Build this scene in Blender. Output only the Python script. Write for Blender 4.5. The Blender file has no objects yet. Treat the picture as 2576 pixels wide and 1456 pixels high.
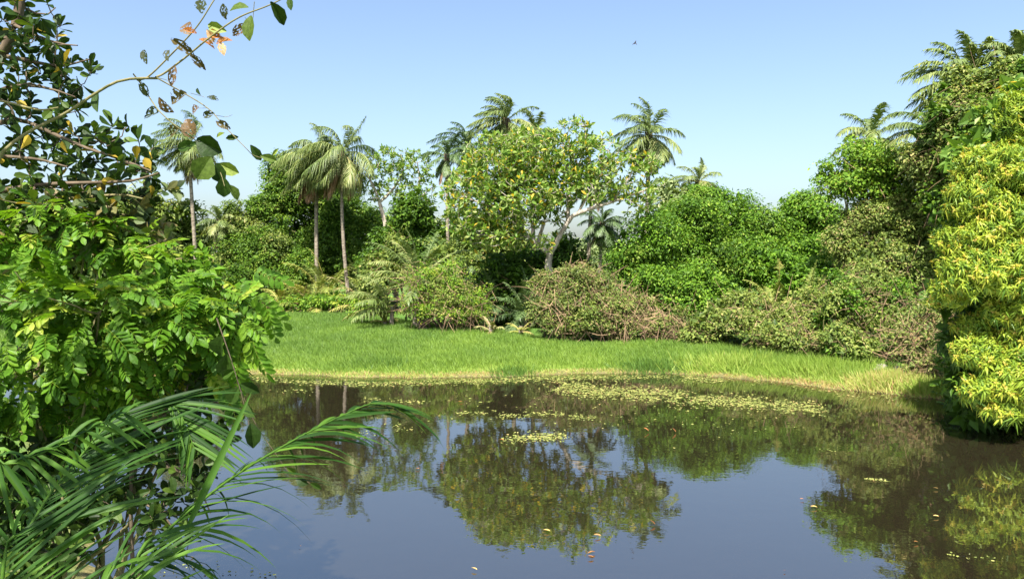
import bpy, math, random
import numpy as np
from mathutils import Matrix, Vector

rng = np.random.default_rng(11)
random.seed(11)
SC = bpy.context.scene
COL = SC.collection

# ------------------------------------------------------------------ camera, sky, sun, exposure
IMW, IMH, FPX = 2576.0, 1456.0, 1900.0
CAMH = 3.2
PITCH = math.atan(73.0 / FPX)
cam_d = bpy.data.cameras.new('camera')
cam = bpy.data.objects.new('camera', cam_d)
COL.objects.link(cam)
cam.location = (0, 0, CAMH)
cam.rotation_euler = (math.pi / 2 - PITCH, 0, 0)
cam_d.sensor_width = 36.0
cam_d.lens = 36.0 * FPX / IMW
cam_d.clip_start = 0.05
cam_d.clip_end = 6000
SC.camera = cam

SUN_EL, SUN_AZ = math.radians(56), math.radians(14)     # sun behind the camera, a little to its left
world = bpy.data.worlds.new('World')
SC.world = world
world.use_nodes = True
wn = world.node_tree
wn.nodes.clear()
wo = wn.nodes.new('ShaderNodeOutputWorld')
wb = wn.nodes.new('ShaderNodeBackground')
ws_ = wn.nodes.new('ShaderNodeTexSky')
ws_.sky_type = 'NISHITA'
ws_.sun_disc = False
ws_.sun_elevation = SUN_EL
ws_.sun_rotation = math.pi + SUN_AZ
ws_.air_density = 1.0
ws_.dust_density = 2.7
ws_.ozone_density = 2.0
wb.inputs['Strength'].default_value = 0.102
wn.links.new(ws_.outputs[0], wb.inputs[0])
wn.links.new(wb.outputs[0], wo.inputs[0])

sun_d = bpy.data.lights.new('sun', 'SUN')
sun_d.energy = 5.0
sun_d.angle = math.radians(0.53)
sun_d.color = (1.0, 0.95, 0.86)
sun = bpy.data.objects.new('sun', sun_d)
COL.objects.link(sun)
SUNV = Vector((-math.sin(SUN_AZ) * math.cos(SUN_EL), -math.cos(SUN_AZ) * math.cos(SUN_EL), math.sin(SUN_EL)))
sun.rotation_euler = (-SUNV).to_track_quat('-Z', 'Y').to_euler()
sun.location = SUNV * 60

SC.view_settings.view_transform = 'Standard'
SC.view_settings.look = 'None'
SC.view_settings.gamma = 1.0
SC.view_settings.exposure = 1.35
SC.view_settings.use_curve_mapping = False
SC.render.engine = 'CYCLES'
SC.cycles.max_bounces = 7
SC.cycles.transparent_max_bounces = 8
SC.cycles.use_denoising = True

# ------------------------------------------------------------------ helpers
cp, sp = math.cos(PITCH), math.sin(PITCH)


def P(x, y, Y):
    """world point at depth Y whose sight line passes (x, y) of the 2576-wide picture"""
    u, v = (x - IMW / 2) / FPX, (IMH / 2 - y) / FPX
    d = np.array([u, cp + v * sp, -sp + v * cp])
    k = Y / d[1]
    return np.array([d[0] * k, Y, CAMH + d[2] * k])


def G(x, y, z=0.0):
    """world point at height z seen at (x, y)"""
    u, v = (x - IMW / 2) / FPX, (IMH / 2 - y) / FPX
    d = np.array([u, cp + v * sp, -sp + v * cp])
    k = (z - CAMH) / d[2]
    return np.array([d[0] * k, d[1] * k, z])


def px(n, Y):
    return n / FPX * Y


UP = np.array([0, 0, 1.0])


def nz(a):
    return a / np.maximum(np.linalg.norm(a, axis=-1, keepdims=True), 1e-9)


class MB:
    def __init__(s):
        s.V, s.Q, s.T, s.R, s.n = [], [], [], [], 0

    def add(s, V, Q=None, T=None, r=0.5):
        V = np.asarray(V, float).reshape(-1, 3)
        if Q is not None and len(Q):
            s.Q.append(np.asarray(Q, int).reshape(-1, 4) + s.n)
        if T is not None and len(T):
            s.T.append(np.asarray(T, int).reshape(-1, 3) + s.n)
        s.V.append(V)
        s.R.append(np.full(len(V), r, float) if np.isscalar(r) else np.asarray(r, float))
        s.n += len(V)

    def mesh(s, name, mat=None, off=None, smooth=False):
        V = np.concatenate(s.V)
        if off is not None:
            V = V - off
        R = np.concatenate(s.R)
        Q = np.concatenate(s.Q) if s.Q else np.zeros((0, 4), int)
        T = np.concatenate(s.T) if s.T else np.zeros((0, 3), int)
        me = bpy.data.meshes.new(name)
        me.vertices.add(len(V))
        me.vertices.foreach_set('co', V.astype(np.float32).ravel())
        nl = Q.size + T.size
        me.loops.add(nl)
        me.loops.foreach_set('vertex_index', np.concatenate([Q.ravel(), T.ravel()]).astype(np.int32))
        me.polygons.add(len(Q) + len(T))
        st = np.concatenate([np.arange(len(Q)) * 4, Q.size + np.arange(len(T)) * 3])
        me.polygons.foreach_set('loop_start', st.astype(np.int32))
        me.polygons.foreach_set('use_smooth', np.full(len(Q) + len(T), smooth))
        at = me.attributes.new('rnd', 'FLOAT', 'POINT')
        at.data.foreach_set('value', R.astype(np.float32))
        me.update(calc_edges=True)
        if mat is not None:
            me.materials.append(mat)
        return me


def tag(o, label=None, cat=None, group=None, kind=None):
    if label: o['label'] = label
    if cat: o['category'] = cat
    if group: o['group'] = group
    if kind: o['kind'] = kind
    return o


class Thing:
    def __init__(s, name, base, label, cat, group=None):
        s.base = np.asarray(base, float)
        s.e = bpy.data.objects.new(name, None)
        s.e.location = s.base
        s.e.empty_display_size = 0.3
        COL.objects.link(s.e)
        tag(s.e, label, cat, group)

    def part(s, name, mb, mat, kind=None, parent=None, smooth=False, label=None):
        if mb.n == 0:
            return None
        o = bpy.data.objects.new(name, mb.mesh(name, mat, s.base, smooth))
        o.parent = parent or s.e
        COL.objects.link(o)
        tag(o, label, None, None, kind)
        return o

    def inst(s, name, me, M, parent=None):
        """M: 4x4 numpy world matrix"""
        o = bpy.data.objects.new(name, me)
        o.parent = parent or s.e
        M = M.copy()
        M[:3, 3] -= s.base
        o.matrix_local = Matrix(M.tolist())
        COL.objects.link(o)
        return o


def solo(name, mb, mat, label=None, cat=None, kind=None, group=None, smooth=False, base=None):
    o = bpy.data.objects.new(name, mb.mesh(name, mat, base, smooth))
    if base is not None:
        o.location = base
    COL.objects.link(o)
    return tag(o, label, cat, group, kind)


def resample(pts, n):
    pts = np.asarray(pts, float)
    if len(pts) > 2:                      # Catmull-Rom, then even spacing
        e = np.vstack([2 * pts[0] - pts[1], pts, 2 * pts[-1] - pts[-2]])
        out = []
        for i in range(1, len(e) - 2):
            t = np.linspace(0, 1, 8, endpoint=False)[:, None]
            a, b, c, d = e[i - 1], e[i], e[i + 1], e[i + 2]
            out.append(0.5 * ((2 * b) + (-a + c) * t + (2 * a - 5 * b + 4 * c - d) * t ** 2 + (-a + 3 * b - 3 * c + d) * t ** 3))
        pts = np.vstack(out + [pts[-1:]])
    s = np.concatenate([[0], np.cumsum(np.linalg.norm(np.diff(pts, axis=0), axis=1))])
    q = np.linspace(0, s[-1], n)
    return np.stack([np.interp(q, s, pts[:, k]) for k in range(3)], 1)


def tube(mb, pts, r0, r1=None, n=6, r=0.5, wob=0.0):
    pts = np.asarray(pts, float)
    m = len(pts)
    rad = np.asarray(r0, float) if r1 is None and not np.isscalar(r0) else np.linspace(r0, r0 if r1 is None else r1, m)
    T = nz(np.gradient(pts, axis=0))
    ref = np.where(np.abs(T[:, 2:3]) > 0.95, np.array([[1.0, 0, 0]]), UP[None])
    A = nz(np.cross(T, ref))
    B = np.cross(A, T)
    th = np.arange(n) * 2 * math.pi / n
    R = rad[:, None, None] * (1 + wob * rng.normal(size=(m, n, 1)))
    V = pts[:, None] + R * (A[:, None] * np.cos(th)[None, :, None] + B[:, None] * np.sin(th)[None, :, None])
    i = np.arange(m - 1)[:, None] * n
    j = np.arange(n)[None]
    Q = np.stack([i + j, i + (j + 1) % n, i + n + (j + 1) % n, i + n + j], -1)
    mb.add(V, Q.reshape(-1, 4), r=r)


def blades(mb, pos, ax, nrm, L, W, ts, ws, droop=0.0, fold=None, r=0.5, curl=0.0):
    """one leaf blade per row of pos; ts/ws give the outline, fold=None makes it flat (two columns)"""
    pos = np.atleast_2d(pos); N = len(pos)
    ax = nz(np.broadcast_to(ax, (N, 3))); nrm = np.broadcast_to(nrm, (N, 3))
    side = nz(np.cross(ax, nrm)); nrm = np.cross(side, ax)
    L = np.broadcast_to(L, (N,)).astype(float); W = np.broadcast_to(W, (N,)).astype(float)
    droop = np.broadcast_to(droop, (N,)); r = np.broadcast_to(r, (N,))
    curl = np.broadcast_to(curl, (N,))
    ts = np.asarray(ts); ws = np.asarray(ws); Rn = len(ts)
    p = pos[:, None] + ax[:, None] * (L[:, None] * (ts - 0.25 * (np.abs(droop)[:, None]) * ts ** 2))[..., None] \
        - UP * (droop[:, None] * L[:, None] * ts ** 2)[..., None] \
        - nrm[:, None] * (curl[:, None] * L[:, None] * ts ** 2)[..., None]
    hw = (W[:, None] * 0.5 * ws)[..., None] * side[:, None]
    if fold is None:
        V = np.stack([p - hw, p + hw], 2); c = 2
    else:
        lift = (W[:, None] * fold * ws)[..., None] * nrm[:, None]
        V = np.stack([p - hw + lift, p, p + hw + lift], 2); c = 3
    k = (np.arange(N) * Rn * c)[:, None, None] + (np.arange(Rn - 1) * c)[None, :, None] + np.arange(c - 1)[None, None]
    Q = np.stack([k, k + 1, k + c + 1, k + c], -1).reshape(-1, 4)
    mb.add(V.reshape(-1, 3), Q, r=np.repeat(r, Rn * c))


OBOV_L = ([0, .58, 1], [.12, 1, .18])
OVAL_L = ([0, .48, 1], [.15, 1, .1])
LANCE_L = ([0, .4, 1], [.3, 1, .06])
OVAL = ([0, .22, .5, .8, 1], [.12, .62, 1, .78, .08])
OBOV = ([0, .3, .62, .87, 1], [.1, .5, 1, .82, .12])
LANCE = ([0, .2, .5, .8, 1], [.2, .85, 1, .6, .05])


def diamonds(mb, pos, ax, nrm, L, W, r):
    """cheap leaf: a creased four-cornered blade"""
    ax = nz(ax); side = nz(np.cross(ax, nrm)); n = np.cross(side, ax)
    N = len(pos); L = L[:, None]; W = W[:, None]
    m = pos + ax * L * .48
    V = np.stack([pos, m - side * W * .5 + n * W * .16, pos + ax * L - UP * L * .12, m + side * W * .5 + n * W * .16], 1)
    k = (np.arange(N) * 4)[:, None]
    T = np.concatenate([k + np.array([[0, 1, 2]]), k + np.array([[0, 2, 3]])])
    mb.add(V, None, T, r=np.repeat(r, 4))


def rdirs(n):
    return nz(rng.normal(size=(n, 3)))


_ns = [(rng.normal(size=2), rng.uniform(0, 6.28)) for _ in range(24)]


def noise2(X, Y, sc):
    s = 0
    for i, (d, ph) in enumerate(_ns):
        f = sc * (0.5 + 0.16 * i)
        s = s + np.sin((X * d[0] + Y * d[1]) * f + ph + 1.7 * np.sin(X * d[1] * f * .37 + ph * 2)) / (1 + .06 * i)
    return s / 6.0


# ------------------------------------------------------------------ materials
def newmat(name):
    m = bpy.data.materials.new(name)
    m.use_nodes = True
    nt = m.node_tree
    b = nt.nodes['Principled BSDF']
    return m, nt, b, nt.nodes['Material Output']


def ramp(nt, stops):
    n = nt.nodes.new('ShaderNodeValToRGB')
    el = n.color_ramp.elements
    while len(el) < len(stops):
        el.new(0.5)
    for e, (p, c) in zip(el, stops):
        e.position = p; e.color = (*c, 1)
    return n


def leafmat(name, stops, trans=0.3, rough=0.5, spec=0.2, holes=0.0, veins=False, tcol=(1.35, 1.3, .45)):
    m, nt, b, out = newmat(name)
    L = nt.links.new
    at = nt.nodes.new('ShaderNodeAttribute'); at.attribute_name = 'rnd'
    cr = ramp(nt, stops); L(at.outputs['Fac'], cr.inputs[0])
    col = cr.outputs[0]
    if veins:
        tc = nt.nodes.new('ShaderNodeTexCoord')
        ns = nt.nodes.new('ShaderNodeTexNoise'); ns.inputs['Scale'].default_value = 14 if veins is True else veins
        L(tc.outputs['Object'], ns.inputs['Vector'])
        mx = nt.nodes.new('ShaderNodeMix'); mx.data_type = 'RGBA'; mx.blend_type = 'MULTIPLY'
        r2 = ramp(nt, [(.35, (.62, .62, .6)), (.65, (1.1, 1.1, 1.0))]); L(ns.outputs[0], r2.inputs[0])
        mx.inputs[0].default_value = 0.8
        L(col, mx.inputs[6]); L(r2.outputs[0], mx.inputs[7]); col = mx.outputs[2]
        bp = nt.nodes.new('ShaderNodeBump'); bp.inputs['Strength'].default_value = .25; bp.inputs['Distance'].default_value = .01
        L(ns.outputs[0], bp.inputs['Height']); L(bp.outputs[0], b.inputs['Normal'])
    L(col, b.inputs['Base Color'])
    b.inputs['Roughness'].default_value = rough
    b.inputs['Specular IOR Level'].default_value = spec
    tr = nt.nodes.new('ShaderNodeBsdfTranslucent')
    tm = nt.nodes.new('ShaderNodeMix'); tm.data_type = 'RGBA'; tm.blend_type = 'MULTIPLY'
    tm.inputs[0].default_value = 1; tm.inputs[7].default_value = (*tcol, 1)
    L(col, tm.inputs[6]); L(tm.outputs[2], tr.inputs[0])
    ms = nt.nodes.new('ShaderNodeMixShader'); ms.inputs[0].default_value = trans
    L(b.outputs[0], ms.inputs[1]); L(tr.outputs[0], ms.inputs[2])
    last = ms.outputs[0]
    if holes:
        tc = nt.nodes.new('ShaderNodeTexCoord')
        vo = nt.nodes.new('ShaderNodeTexNoise'); vo.inputs['Scale'].default_value = 5.5; vo.inputs['Detail'].default_value = 3
        oi = nt.nodes.new('ShaderNodeObjectInfo')
        va = nt.nodes.new('ShaderNodeVectorMath'); va.operation = 'MULTIPLY_ADD'; va.inputs[2].default_value = (0, 0, 0)
        va.inputs[1].default_value = (1, 1, 1)
        mu = nt.nodes.new('ShaderNodeMath'); mu.operation = 'MULTIPLY'; mu.inputs[1].default_value = 40
        L(oi.outputs['Random'], mu.inputs[0]); L(tc.outputs['Object'], va.inputs[0]); L(mu.outputs[0], va.inputs[2]); L(va.outputs[0], vo.inputs['Vector'])
        lt = nt.nodes.new('ShaderNodeMath'); lt.operation = 'GREATER_THAN'; lt.inputs[1].default_value = .68 - holes * .4
        L(vo.outputs[0], lt.inputs[0])
        tp = nt.nodes.new('ShaderNodeBsdfTransparent')
        m2 = nt.nodes.new('ShaderNodeMixShader'); L(lt.outputs[0], m2.inputs[0]); L(last, m2.inputs[1]); L(tp.outputs[0], m2.inputs[2])
        last = m2.outputs[0]
    L(last, out.inputs[0])
    return m


def barkmat(name, c0, c1, scale=8, rings=0.0, bump=.6):
    m, nt, b, out = newmat(name)
    L = nt.links.new
    tc = nt.nodes.new('ShaderNodeTexCoord')
    mp = nt.nodes.new('ShaderNodeMapping'); mp.inputs['Scale'].default_value = (1, 1, .45 if not rings else 2.5)
    L(tc.outputs['Object'], mp.inputs[0])
    ns = nt.nodes.new('ShaderNodeTexNoise'); ns.inputs['Scale'].default_value = scale; ns.inputs['Detail'].default_value = 6
    L(mp.outputs[0], ns.inputs['Vector'])
    cr = ramp(nt, [(.3, c0), (.7, c1)]); L(ns.outputs[0], cr.inputs[0])
    L(cr.outputs[0], b.inputs['Base Color'])
    bp = nt.nodes.new('ShaderNodeBump'); bp.inputs['Strength'].default_value = bump; bp.inputs['Distance'].default_value = .03
    L(ns.outputs[0], bp.inputs['Height']); L(bp.outputs[0], b.inputs['Normal'])
    b.inputs['Roughness'].default_value = .9
    b.inputs['Specular IOR Level'].default_value = .15
    return m


def g4(d, m, l, t):
    return [(0, d), (.45, m), (.8, l), (1, t)]


M_GREEN = leafmat('leaf_bright', g4((.034, .085, .009), (.085, .185, .013), (.175, .31, .025), (.3, .39, .06)))
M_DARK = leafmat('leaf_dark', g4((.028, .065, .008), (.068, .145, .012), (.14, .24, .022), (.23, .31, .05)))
M_OLIVE = leafmat('leaf_olive', g4((.05, .09, .02), (.14, .2, .036), (.25, .3, .065), (.39, .34, .13)))
M_LIME = leafmat('leaf_lime', g4((.06, .13, .015), (.13, .25, .02), (.25, .36, .035), (.4, .4, .07)))
M_BROWNISH = leafmat('leaf_dry_tangle', [(0, (.06, .08, .022)), (.4, (.12, .17, .035)), (.65, (.19, .24, .05)), (.82, (.24, .2, .085)), (1, (.26, .175, .085))], trans=.2)
M_FAR = leafmat('leaf_far', g4((.12, .17, .06), (.18, .24, .09), (.26, .31, .13), (.33, .34, .18)))  # paler, greyer greens paint in the haze of distance
M_BIGLEAF = leafmat('leaf_big', [(0, (.07, .15, .018)), (.35, (.15, .26, .035)), (.6, (.24, .33, .07)), (.88, (.32, .37, .12)), (.93, (.6, .46, .06)), (1, (.62, .42, .06))], spec=.3, rough=.45, trans=.36)
M_PALM = leafmat('frond_green', [(0, (.06, .1, .025)), (.4, (.14, .195, .05)), (.7, (.25, .28, .085)), (.86, (.34, .29, .13)), (1, (.3, .2, .11))], spec=.4, trans=.2)
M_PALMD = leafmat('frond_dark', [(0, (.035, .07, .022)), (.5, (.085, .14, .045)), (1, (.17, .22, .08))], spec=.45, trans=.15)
M_PALMY = leafmat('frond_yellow', [(0, (.09, .14, .025)), (.5, (.19, .24, .05)), (.8, (.33, .32, .08)), (1, (.4, .32, .13))], trans=.25)
M_DRY = leafmat('frond_dry', [(0, (.13, .075, .04)), (.5, (.26, .15, .08)), (1, (.38, .25, .14))], trans=.15)
M_MANGO = leafmat('leaf_mango', [(0, (.05, .12, .015)), (.25, (.14, .24, .024)), (.6, (.3, .38, .035)), (.82, (.42, .43, .05)), (.95, (.47, .42, .065)), (1, (.48, .36, .08))], spec=.25, rough=.45)
M_FGDARK = leafmat('leaf_leathery', [(0, (.016, .036, .007)), (.5, (.042, .085, .013)), (.8, (.1, .16, .024)), (.95, (.22, .26, .05)), (1, (.5, .33, .04))], trans=.25, rough=.45, veins=9)
M_FGPIN = leafmat('leaf_pinnate', [(0, (.045, .12, .012)), (.5, (.11, .24, .018)), (.85, (.2, .34, .03)), (1, (.34, .4, .06))], trans=.42, rough=.46, veins=9)
M_VINE = leafmat('leaf_vine', [(0, (.03, .055, .015)), (.4, (.075, .12, .03)), (.7, (.15, .19, .07)), (1, (.24, .19, .08))], trans=.3, veins=9)
M_BR_OK = leafmat('leaf_branch_green', [(0, (.02, .045, .008)), (.6, (.045, .09, .014)), (1, (.25, .32, .06))], trans=.3, veins=6)
M_BR_HOLE = leafmat('leaf_branch_eaten', [(0, (.035, .05, .014)), (.5, (.06, .065, .02)), (1, (.16, .1, .05))], trans=.25, holes=.27, veins=6)
M_BR_ORANGE = leafmat('leaf_branch_orange', [(0, (.5, .2, .06)), (.5, (.62, .3, .12)), (1, (.7, .5, .3))], trans=.35, holes=.2, veins=6, tcol=(1.2, 1.0, .7))
M_NEARPALM = leafmat('leaf_near_palm', [(0, (.014, .042, .008)), (.5, (.033, .088, .012)), (1, (.11, .22, .025))], trans=.3, rough=.5, spec=.18)
M_GRASS = leafmat('grass_blade', [(0, (.055, .12, .02)), (.35, (.115, .205, .028)), (.6, (.185, .285, .038)), (.78, (.27, .355, .062)), (.9, (.45, .42, .15)), (1, (.4, .25, .11))], trans=.25, rough=.5, spec=.25)
M_PAD = leafmat('pond_pad', [(0, (.1, .13, .035)), (.5, (.22, .25, .06)), (.8, (.36, .34, .11)), (1, (.36, .24, .1))], trans=.05, rough=.35)
M_FALLEN = leafmat('fallen_leaf', [(0, (.45, .17, .06)), (.5, (.55, .25, .09)), (1, (.6, .42, .15))], trans=.1, veins=5)
M_TWIG = leafmat('twig', [(0, (.09, .06, .04)), (.5, (.2, .135, .08)), (1, (.33, .23, .13))], trans=.0, rough=.9, spec=.1)
M_BARK = barkmat('bark_pale', (.22, .18, .14), (.55, .48, .4))
M_BARKD = barkmat('bark_brown', (.06, .045, .03), (.17, .13, .09))
M_PALMTR = barkmat('bark_palm', (.12, .095, .07), (.33, .28, .22), 6, rings=1)
M_STEMG = barkmat('stem_greenish', (.12, .12, .05), (.24, .2, .1), 20)
M_ROCK = barkmat('rock_pale', (.16, .13, .11), (.42, .37, .33), 5)
M_BIRD = barkmat('bird_feather', (.03, .03, .04), (.07, .07, .09), 20)

# ------------------------------------------------------------------ ground, pond
POND = np.array([(9, 3.2), (4, 2.9), (1.5, 2.8), (-.6, 2.9), (-2.1, 3.8), (-3.1, 5.4), (-4.2, 7.5), (-5.6, 10), (-8, 13), (-11, 16), (-14, 18.6),
                 (-15, 20.6), (-11, 21.1), (-7, 21.3), (-4, 20.7), (-1, 20.6), (2, 21.2), (4.5, 21.2), (6.5, 20.3), (8.1, 18.9), (9.3, 17.9), (10.2, 17.0), (10.7, 15.6),
                 (11, 14.2), (11.3, 11), (11.6, 7), (11, 4.5)])


def pond_sd(X, Y):
    """signed distance to the waterline, positive on land"""
    p = np.stack([np.ravel(X), np.ravel(Y)], -1).astype(float)
    best = np.full(len(p), 1e9)
    ins = np.zeros(len(p), bool)
    for a, b in zip(POND, np.roll(POND, -1, 0)):
        ab = b - a
        t = np.clip(((p - a) @ ab) / (ab @ ab), 0, 1)
        best = np.minimum(best, np.linalg.norm(p - a - t[:, None] * ab, axis=1))
        c = (a[1] > p[:, 1]) != (b[1] > p[:, 1])
        with np.errstate(divide='ignore', invalid='ignore'):
            xi = (b[0] - a[0]) * (p[:, 1] - a[1]) / (b[1] - a[1]) + a[0]
        ins ^= c & (p[:, 0] < xi)
    sd = np.where(ins, -best, best) + .2 * noise2(p[:, 0], p[:, 1], 1.3) + .12 * noise2(p[:, 0], p[:, 1], 4.5)
    return sd.reshape(np.shape(X))


def height(X, Y):
    X = np.asarray(X, float); Y = np.asarray(Y, float)
    sd = pond_sd(X, Y)
    land = .02 + .10 * (1 - np.exp(-np.maximum(sd, 0) / .5)) + .45 * (1 - np.exp(-np.maximum(sd, 0) / 9.0)) + .05 * noise2(X, Y, .5) * np.clip(sd / 3, 0, 1)
    near = np.exp(-((Y - 0) / 5.0) ** 2) * np.clip(1.2 - np.abs(X) / 40, 0, 1)
    land = land + near * 1.5 * (1 - np.exp(-np.maximum(sd, 0) / 1.3))
    return np.where(sd > 0, land, np.maximum(-1.1, sd * .35))


def H(x, y):
    return float(height(np.array([x]), np.array([y]))[0])


def axis_coords(lo, hi, step, far):
    mid = np.arange(lo, hi + step / 2, step)
    out, d, v = [], step, 0
    while v < far:
        d *= 1.35; v += d; out.append(v)
    out = np.array(out)
    return np.concatenate([(lo - out)[::-1], mid, hi + out])


gx, gy = axis_coords(-26, 18, .4, 2500), axis_coords(-6, 48, .4, 2500)
GX, GY = np.meshgrid(gx, gy)
GZ = height(GX, GY)
mb = MB()
nx, ny = len(gx), len(gy)
ii = (np.arange(ny - 1)[:, None] * nx + np.arange(nx - 1)[None]).ravel()
mb.add(np.stack([GX, GY, GZ], -1), np.stack([ii, ii + 1, ii + nx + 1, ii + nx], -1))

m, nt, b, out = newmat('soil_and_turf')
L_ = nt.links.new
geo = nt.nodes.new('ShaderNodeNewGeometry')
n1 = nt.nodes.new('ShaderNodeTexNoise'); n1.inputs['Scale'].default_value = 1.3; n1.inputs['Detail'].default_value = 8
n2 = nt.nodes.new('ShaderNodeTexNoise'); n2.inputs['Scale'].default_value = 14; n2.inputs['Detail'].default_value = 5
L_(geo.outputs['Position'], n1.inputs['Vector']); L_(geo.outputs['Position'], n2.inputs['Vector'])
c1 = ramp(nt, [(.3, (.06, .13, .025)), (.5, (.09, .17, .03)), (.7, (.13, .19, .05))]); L_(n1.outputs[0], c1.inputs[0])
c2 = ramp(nt, [(.3, (.09, .09, .035)), (.7, (.2, .17, .07))]); L_(n2.outputs[0], c2.inputs[0])
sx = nt.nodes.new('ShaderNodeSeparateXYZ'); L_(geo.outputs['Position'], sx.inputs[0])
zr = nt.nodes.new('ShaderNodeMapRange'); zr.inputs['From Min'].default_value = .05; zr.inputs['From Max'].default_value = .11
L_(sx.outputs['Z'], zr.inputs['Value'])
mx = nt.nodes.new('ShaderNodeMix'); mx.data_type = 'RGBA'
L_(zr.outputs[0], mx.inputs[0]); L_(c2.outputs[0], mx.inputs[6]); L_(c1.outputs[0], mx.inputs[7]); L_(mx.outputs[2], b.inputs['Base Color'])
b.inputs['Roughness'].default_value = .95; b.inputs['Specular IOR Level'].default_value = .1
bp = nt.nodes.new('ShaderNodeBump'); bp.inputs['Strength'].default_value = .7; bp.inputs['Distance'].default_value = .05
L_(n2.outputs[0], bp.inputs['Height']); L_(bp.outputs[0], b.inputs['Normal'])
solo('ground', mb, m, 'green meadow and muddy bank round the pond', 'ground', 'structure', smooth=True)

# pond water: murky brown, mirror-smooth with faint ripples
mb = MB()
wx, wy = np.linspace(-19, 15, 18), np.linspace(1.5, 23.5, 12)
WX, WY = np.meshgrid(wx, wy)
ii = (np.arange(11)[:, None] * 18 + np.arange(17)[None]).ravel()
mb.add(np.stack([WX, WY, 0 * WX], -1), np.stack([ii, ii + 1, ii + 19, ii + 18], -1))
m, nt, b, out = newmat('pond_water')
L_ = nt.links.new
b.inputs['Base Color'].default_value = (.016, .013, .007, 1)
b.inputs['Roughness'].default_value = .015
b.inputs['IOR'].default_value = 3.6
b.inputs['Specular IOR Level'].default_value = .5
geo = nt.nodes.new('ShaderNodeNewGeometry')
n1 = nt.nodes.new('ShaderNodeTexNoise'); n1.inputs['Scale'].default_value = 2.2; n1.inputs['Detail'].default_value = 3
n2 = nt.nodes.new('ShaderNodeTexNoise'); n2.inputs['Scale'].default_value = 9; n2.inputs['Detail'].default_value = 2
L_(geo.outputs['Position'], n1.inputs['Vector']); L_(geo.outputs['Position'], n2.inputs['Vector'])
ad = nt.nodes.new('ShaderNodeMath'); ad.operation = 'MULTIPLY_ADD'; ad.inputs[1].default_value = .25
L_(n2.outputs[0], ad.inputs[0]); L_(n1.outputs[0], ad.inputs[2])
bp = nt.nodes.new('ShaderNodeBump'); bp.inputs['Strength'].default_value = 1; bp.inputs['Distance'].default_value = .0016
L_(ad.outputs[0], bp.inputs['Height']); L_(bp.outputs[0], b.inputs['Normal'])
solo('pond_water', mb, m, 'still brown pond mirroring the trees and sky', 'water', 'structure')


# ------------------------------------------------------------------ plant builders
def lobe(x, y, rx, ry, Y, dep=None):
    c = P(x, y, Y)
    a, bb = px(rx, Y), px(ry, Y)
    return (c, np.array([a, dep if dep else (a + bb) * .5, bb]))


def leafy(mb, lobes, size, cl=.45, dens=1.0, fill=.35, up=.35, wr=.55, floor=True, minr=0, tone=0.0, style='d', back=.22):
    """foliage: leaf clumps spread over the shells of the lobes, looser big leaves inside"""
    for c, R in lobes:
        area = 4 * math.pi * ((R[0] * R[1]) ** 1.6 / 3 + (R[0] * R[2]) ** 1.6 / 3 + (R[1] * R[2]) ** 1.6 / 3) ** (1 / 1.6)
        K = max(6, int(area / (cl * cl) * .8 * dens))
        d = rdirs(K * 2)
        keep = (d[:, 1] < .25) | (rng.random(len(d)) < back)
        d = d[keep][:K]
        K = len(d)
        bump = 1 + .13 * np.sin(d[:, 0] * 5 + c[0] * 3) * np.sin(d[:, 2] * 6 + c[2]) + .1 * rng.normal(size=K)
        cc = c + d * R * (rng.uniform(.72, .97, K) * bump)[:, None]
        cr = cl * rng.uniform(.5, 1.3, K)
        n = np.maximum(5, (dens ** .3 * 2.6 * (cr / size) ** 2).astype(int))
        idx = np.repeat(np.arange(K), n)
        N = len(idx)
        q = nz(rng.normal(size=(N, 3)) + np.array([0, -.15, .45]) + .55 * d[idx])
        pos = cc[idx] + q * (cr[idx] * rng.random(N) ** .35)[:, None] * np.array([1, 1, .6])
        nrm = nz(q * .5 + UP * up + SUN_N * .25 + .55 * rdirs(N))
        ax = rdirs(N) + q * .5 - UP * .25
        ax = ax - (ax * nrm).sum(1, keepdims=True) * nrm
        r = np.clip(.5 + .16 * rng.normal(size=K)[idx] + .17 * rng.normal(size=N) + tone, 0, 1)
        L = size * rng.uniform(.65, 1.4, N)
        if floor:
            ok = pos[:, 2] > height(pos[:, 0], pos[:, 1]) + .03
            pos, ax, nrm, L, r = pos[ok], ax[ok], nrm[ok], L[ok], r[ok]
        diamonds(mb, pos, ax, nrm, L, L * wr, r)
        # inside: low tones paint the shade of the crown's depths
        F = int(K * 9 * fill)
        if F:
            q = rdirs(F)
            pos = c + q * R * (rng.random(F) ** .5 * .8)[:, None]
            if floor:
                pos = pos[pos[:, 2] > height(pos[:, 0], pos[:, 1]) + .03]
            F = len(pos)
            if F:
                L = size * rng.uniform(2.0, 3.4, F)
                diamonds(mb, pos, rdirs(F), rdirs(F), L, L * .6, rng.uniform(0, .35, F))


SUN_N = np.array(SUNV)


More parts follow.
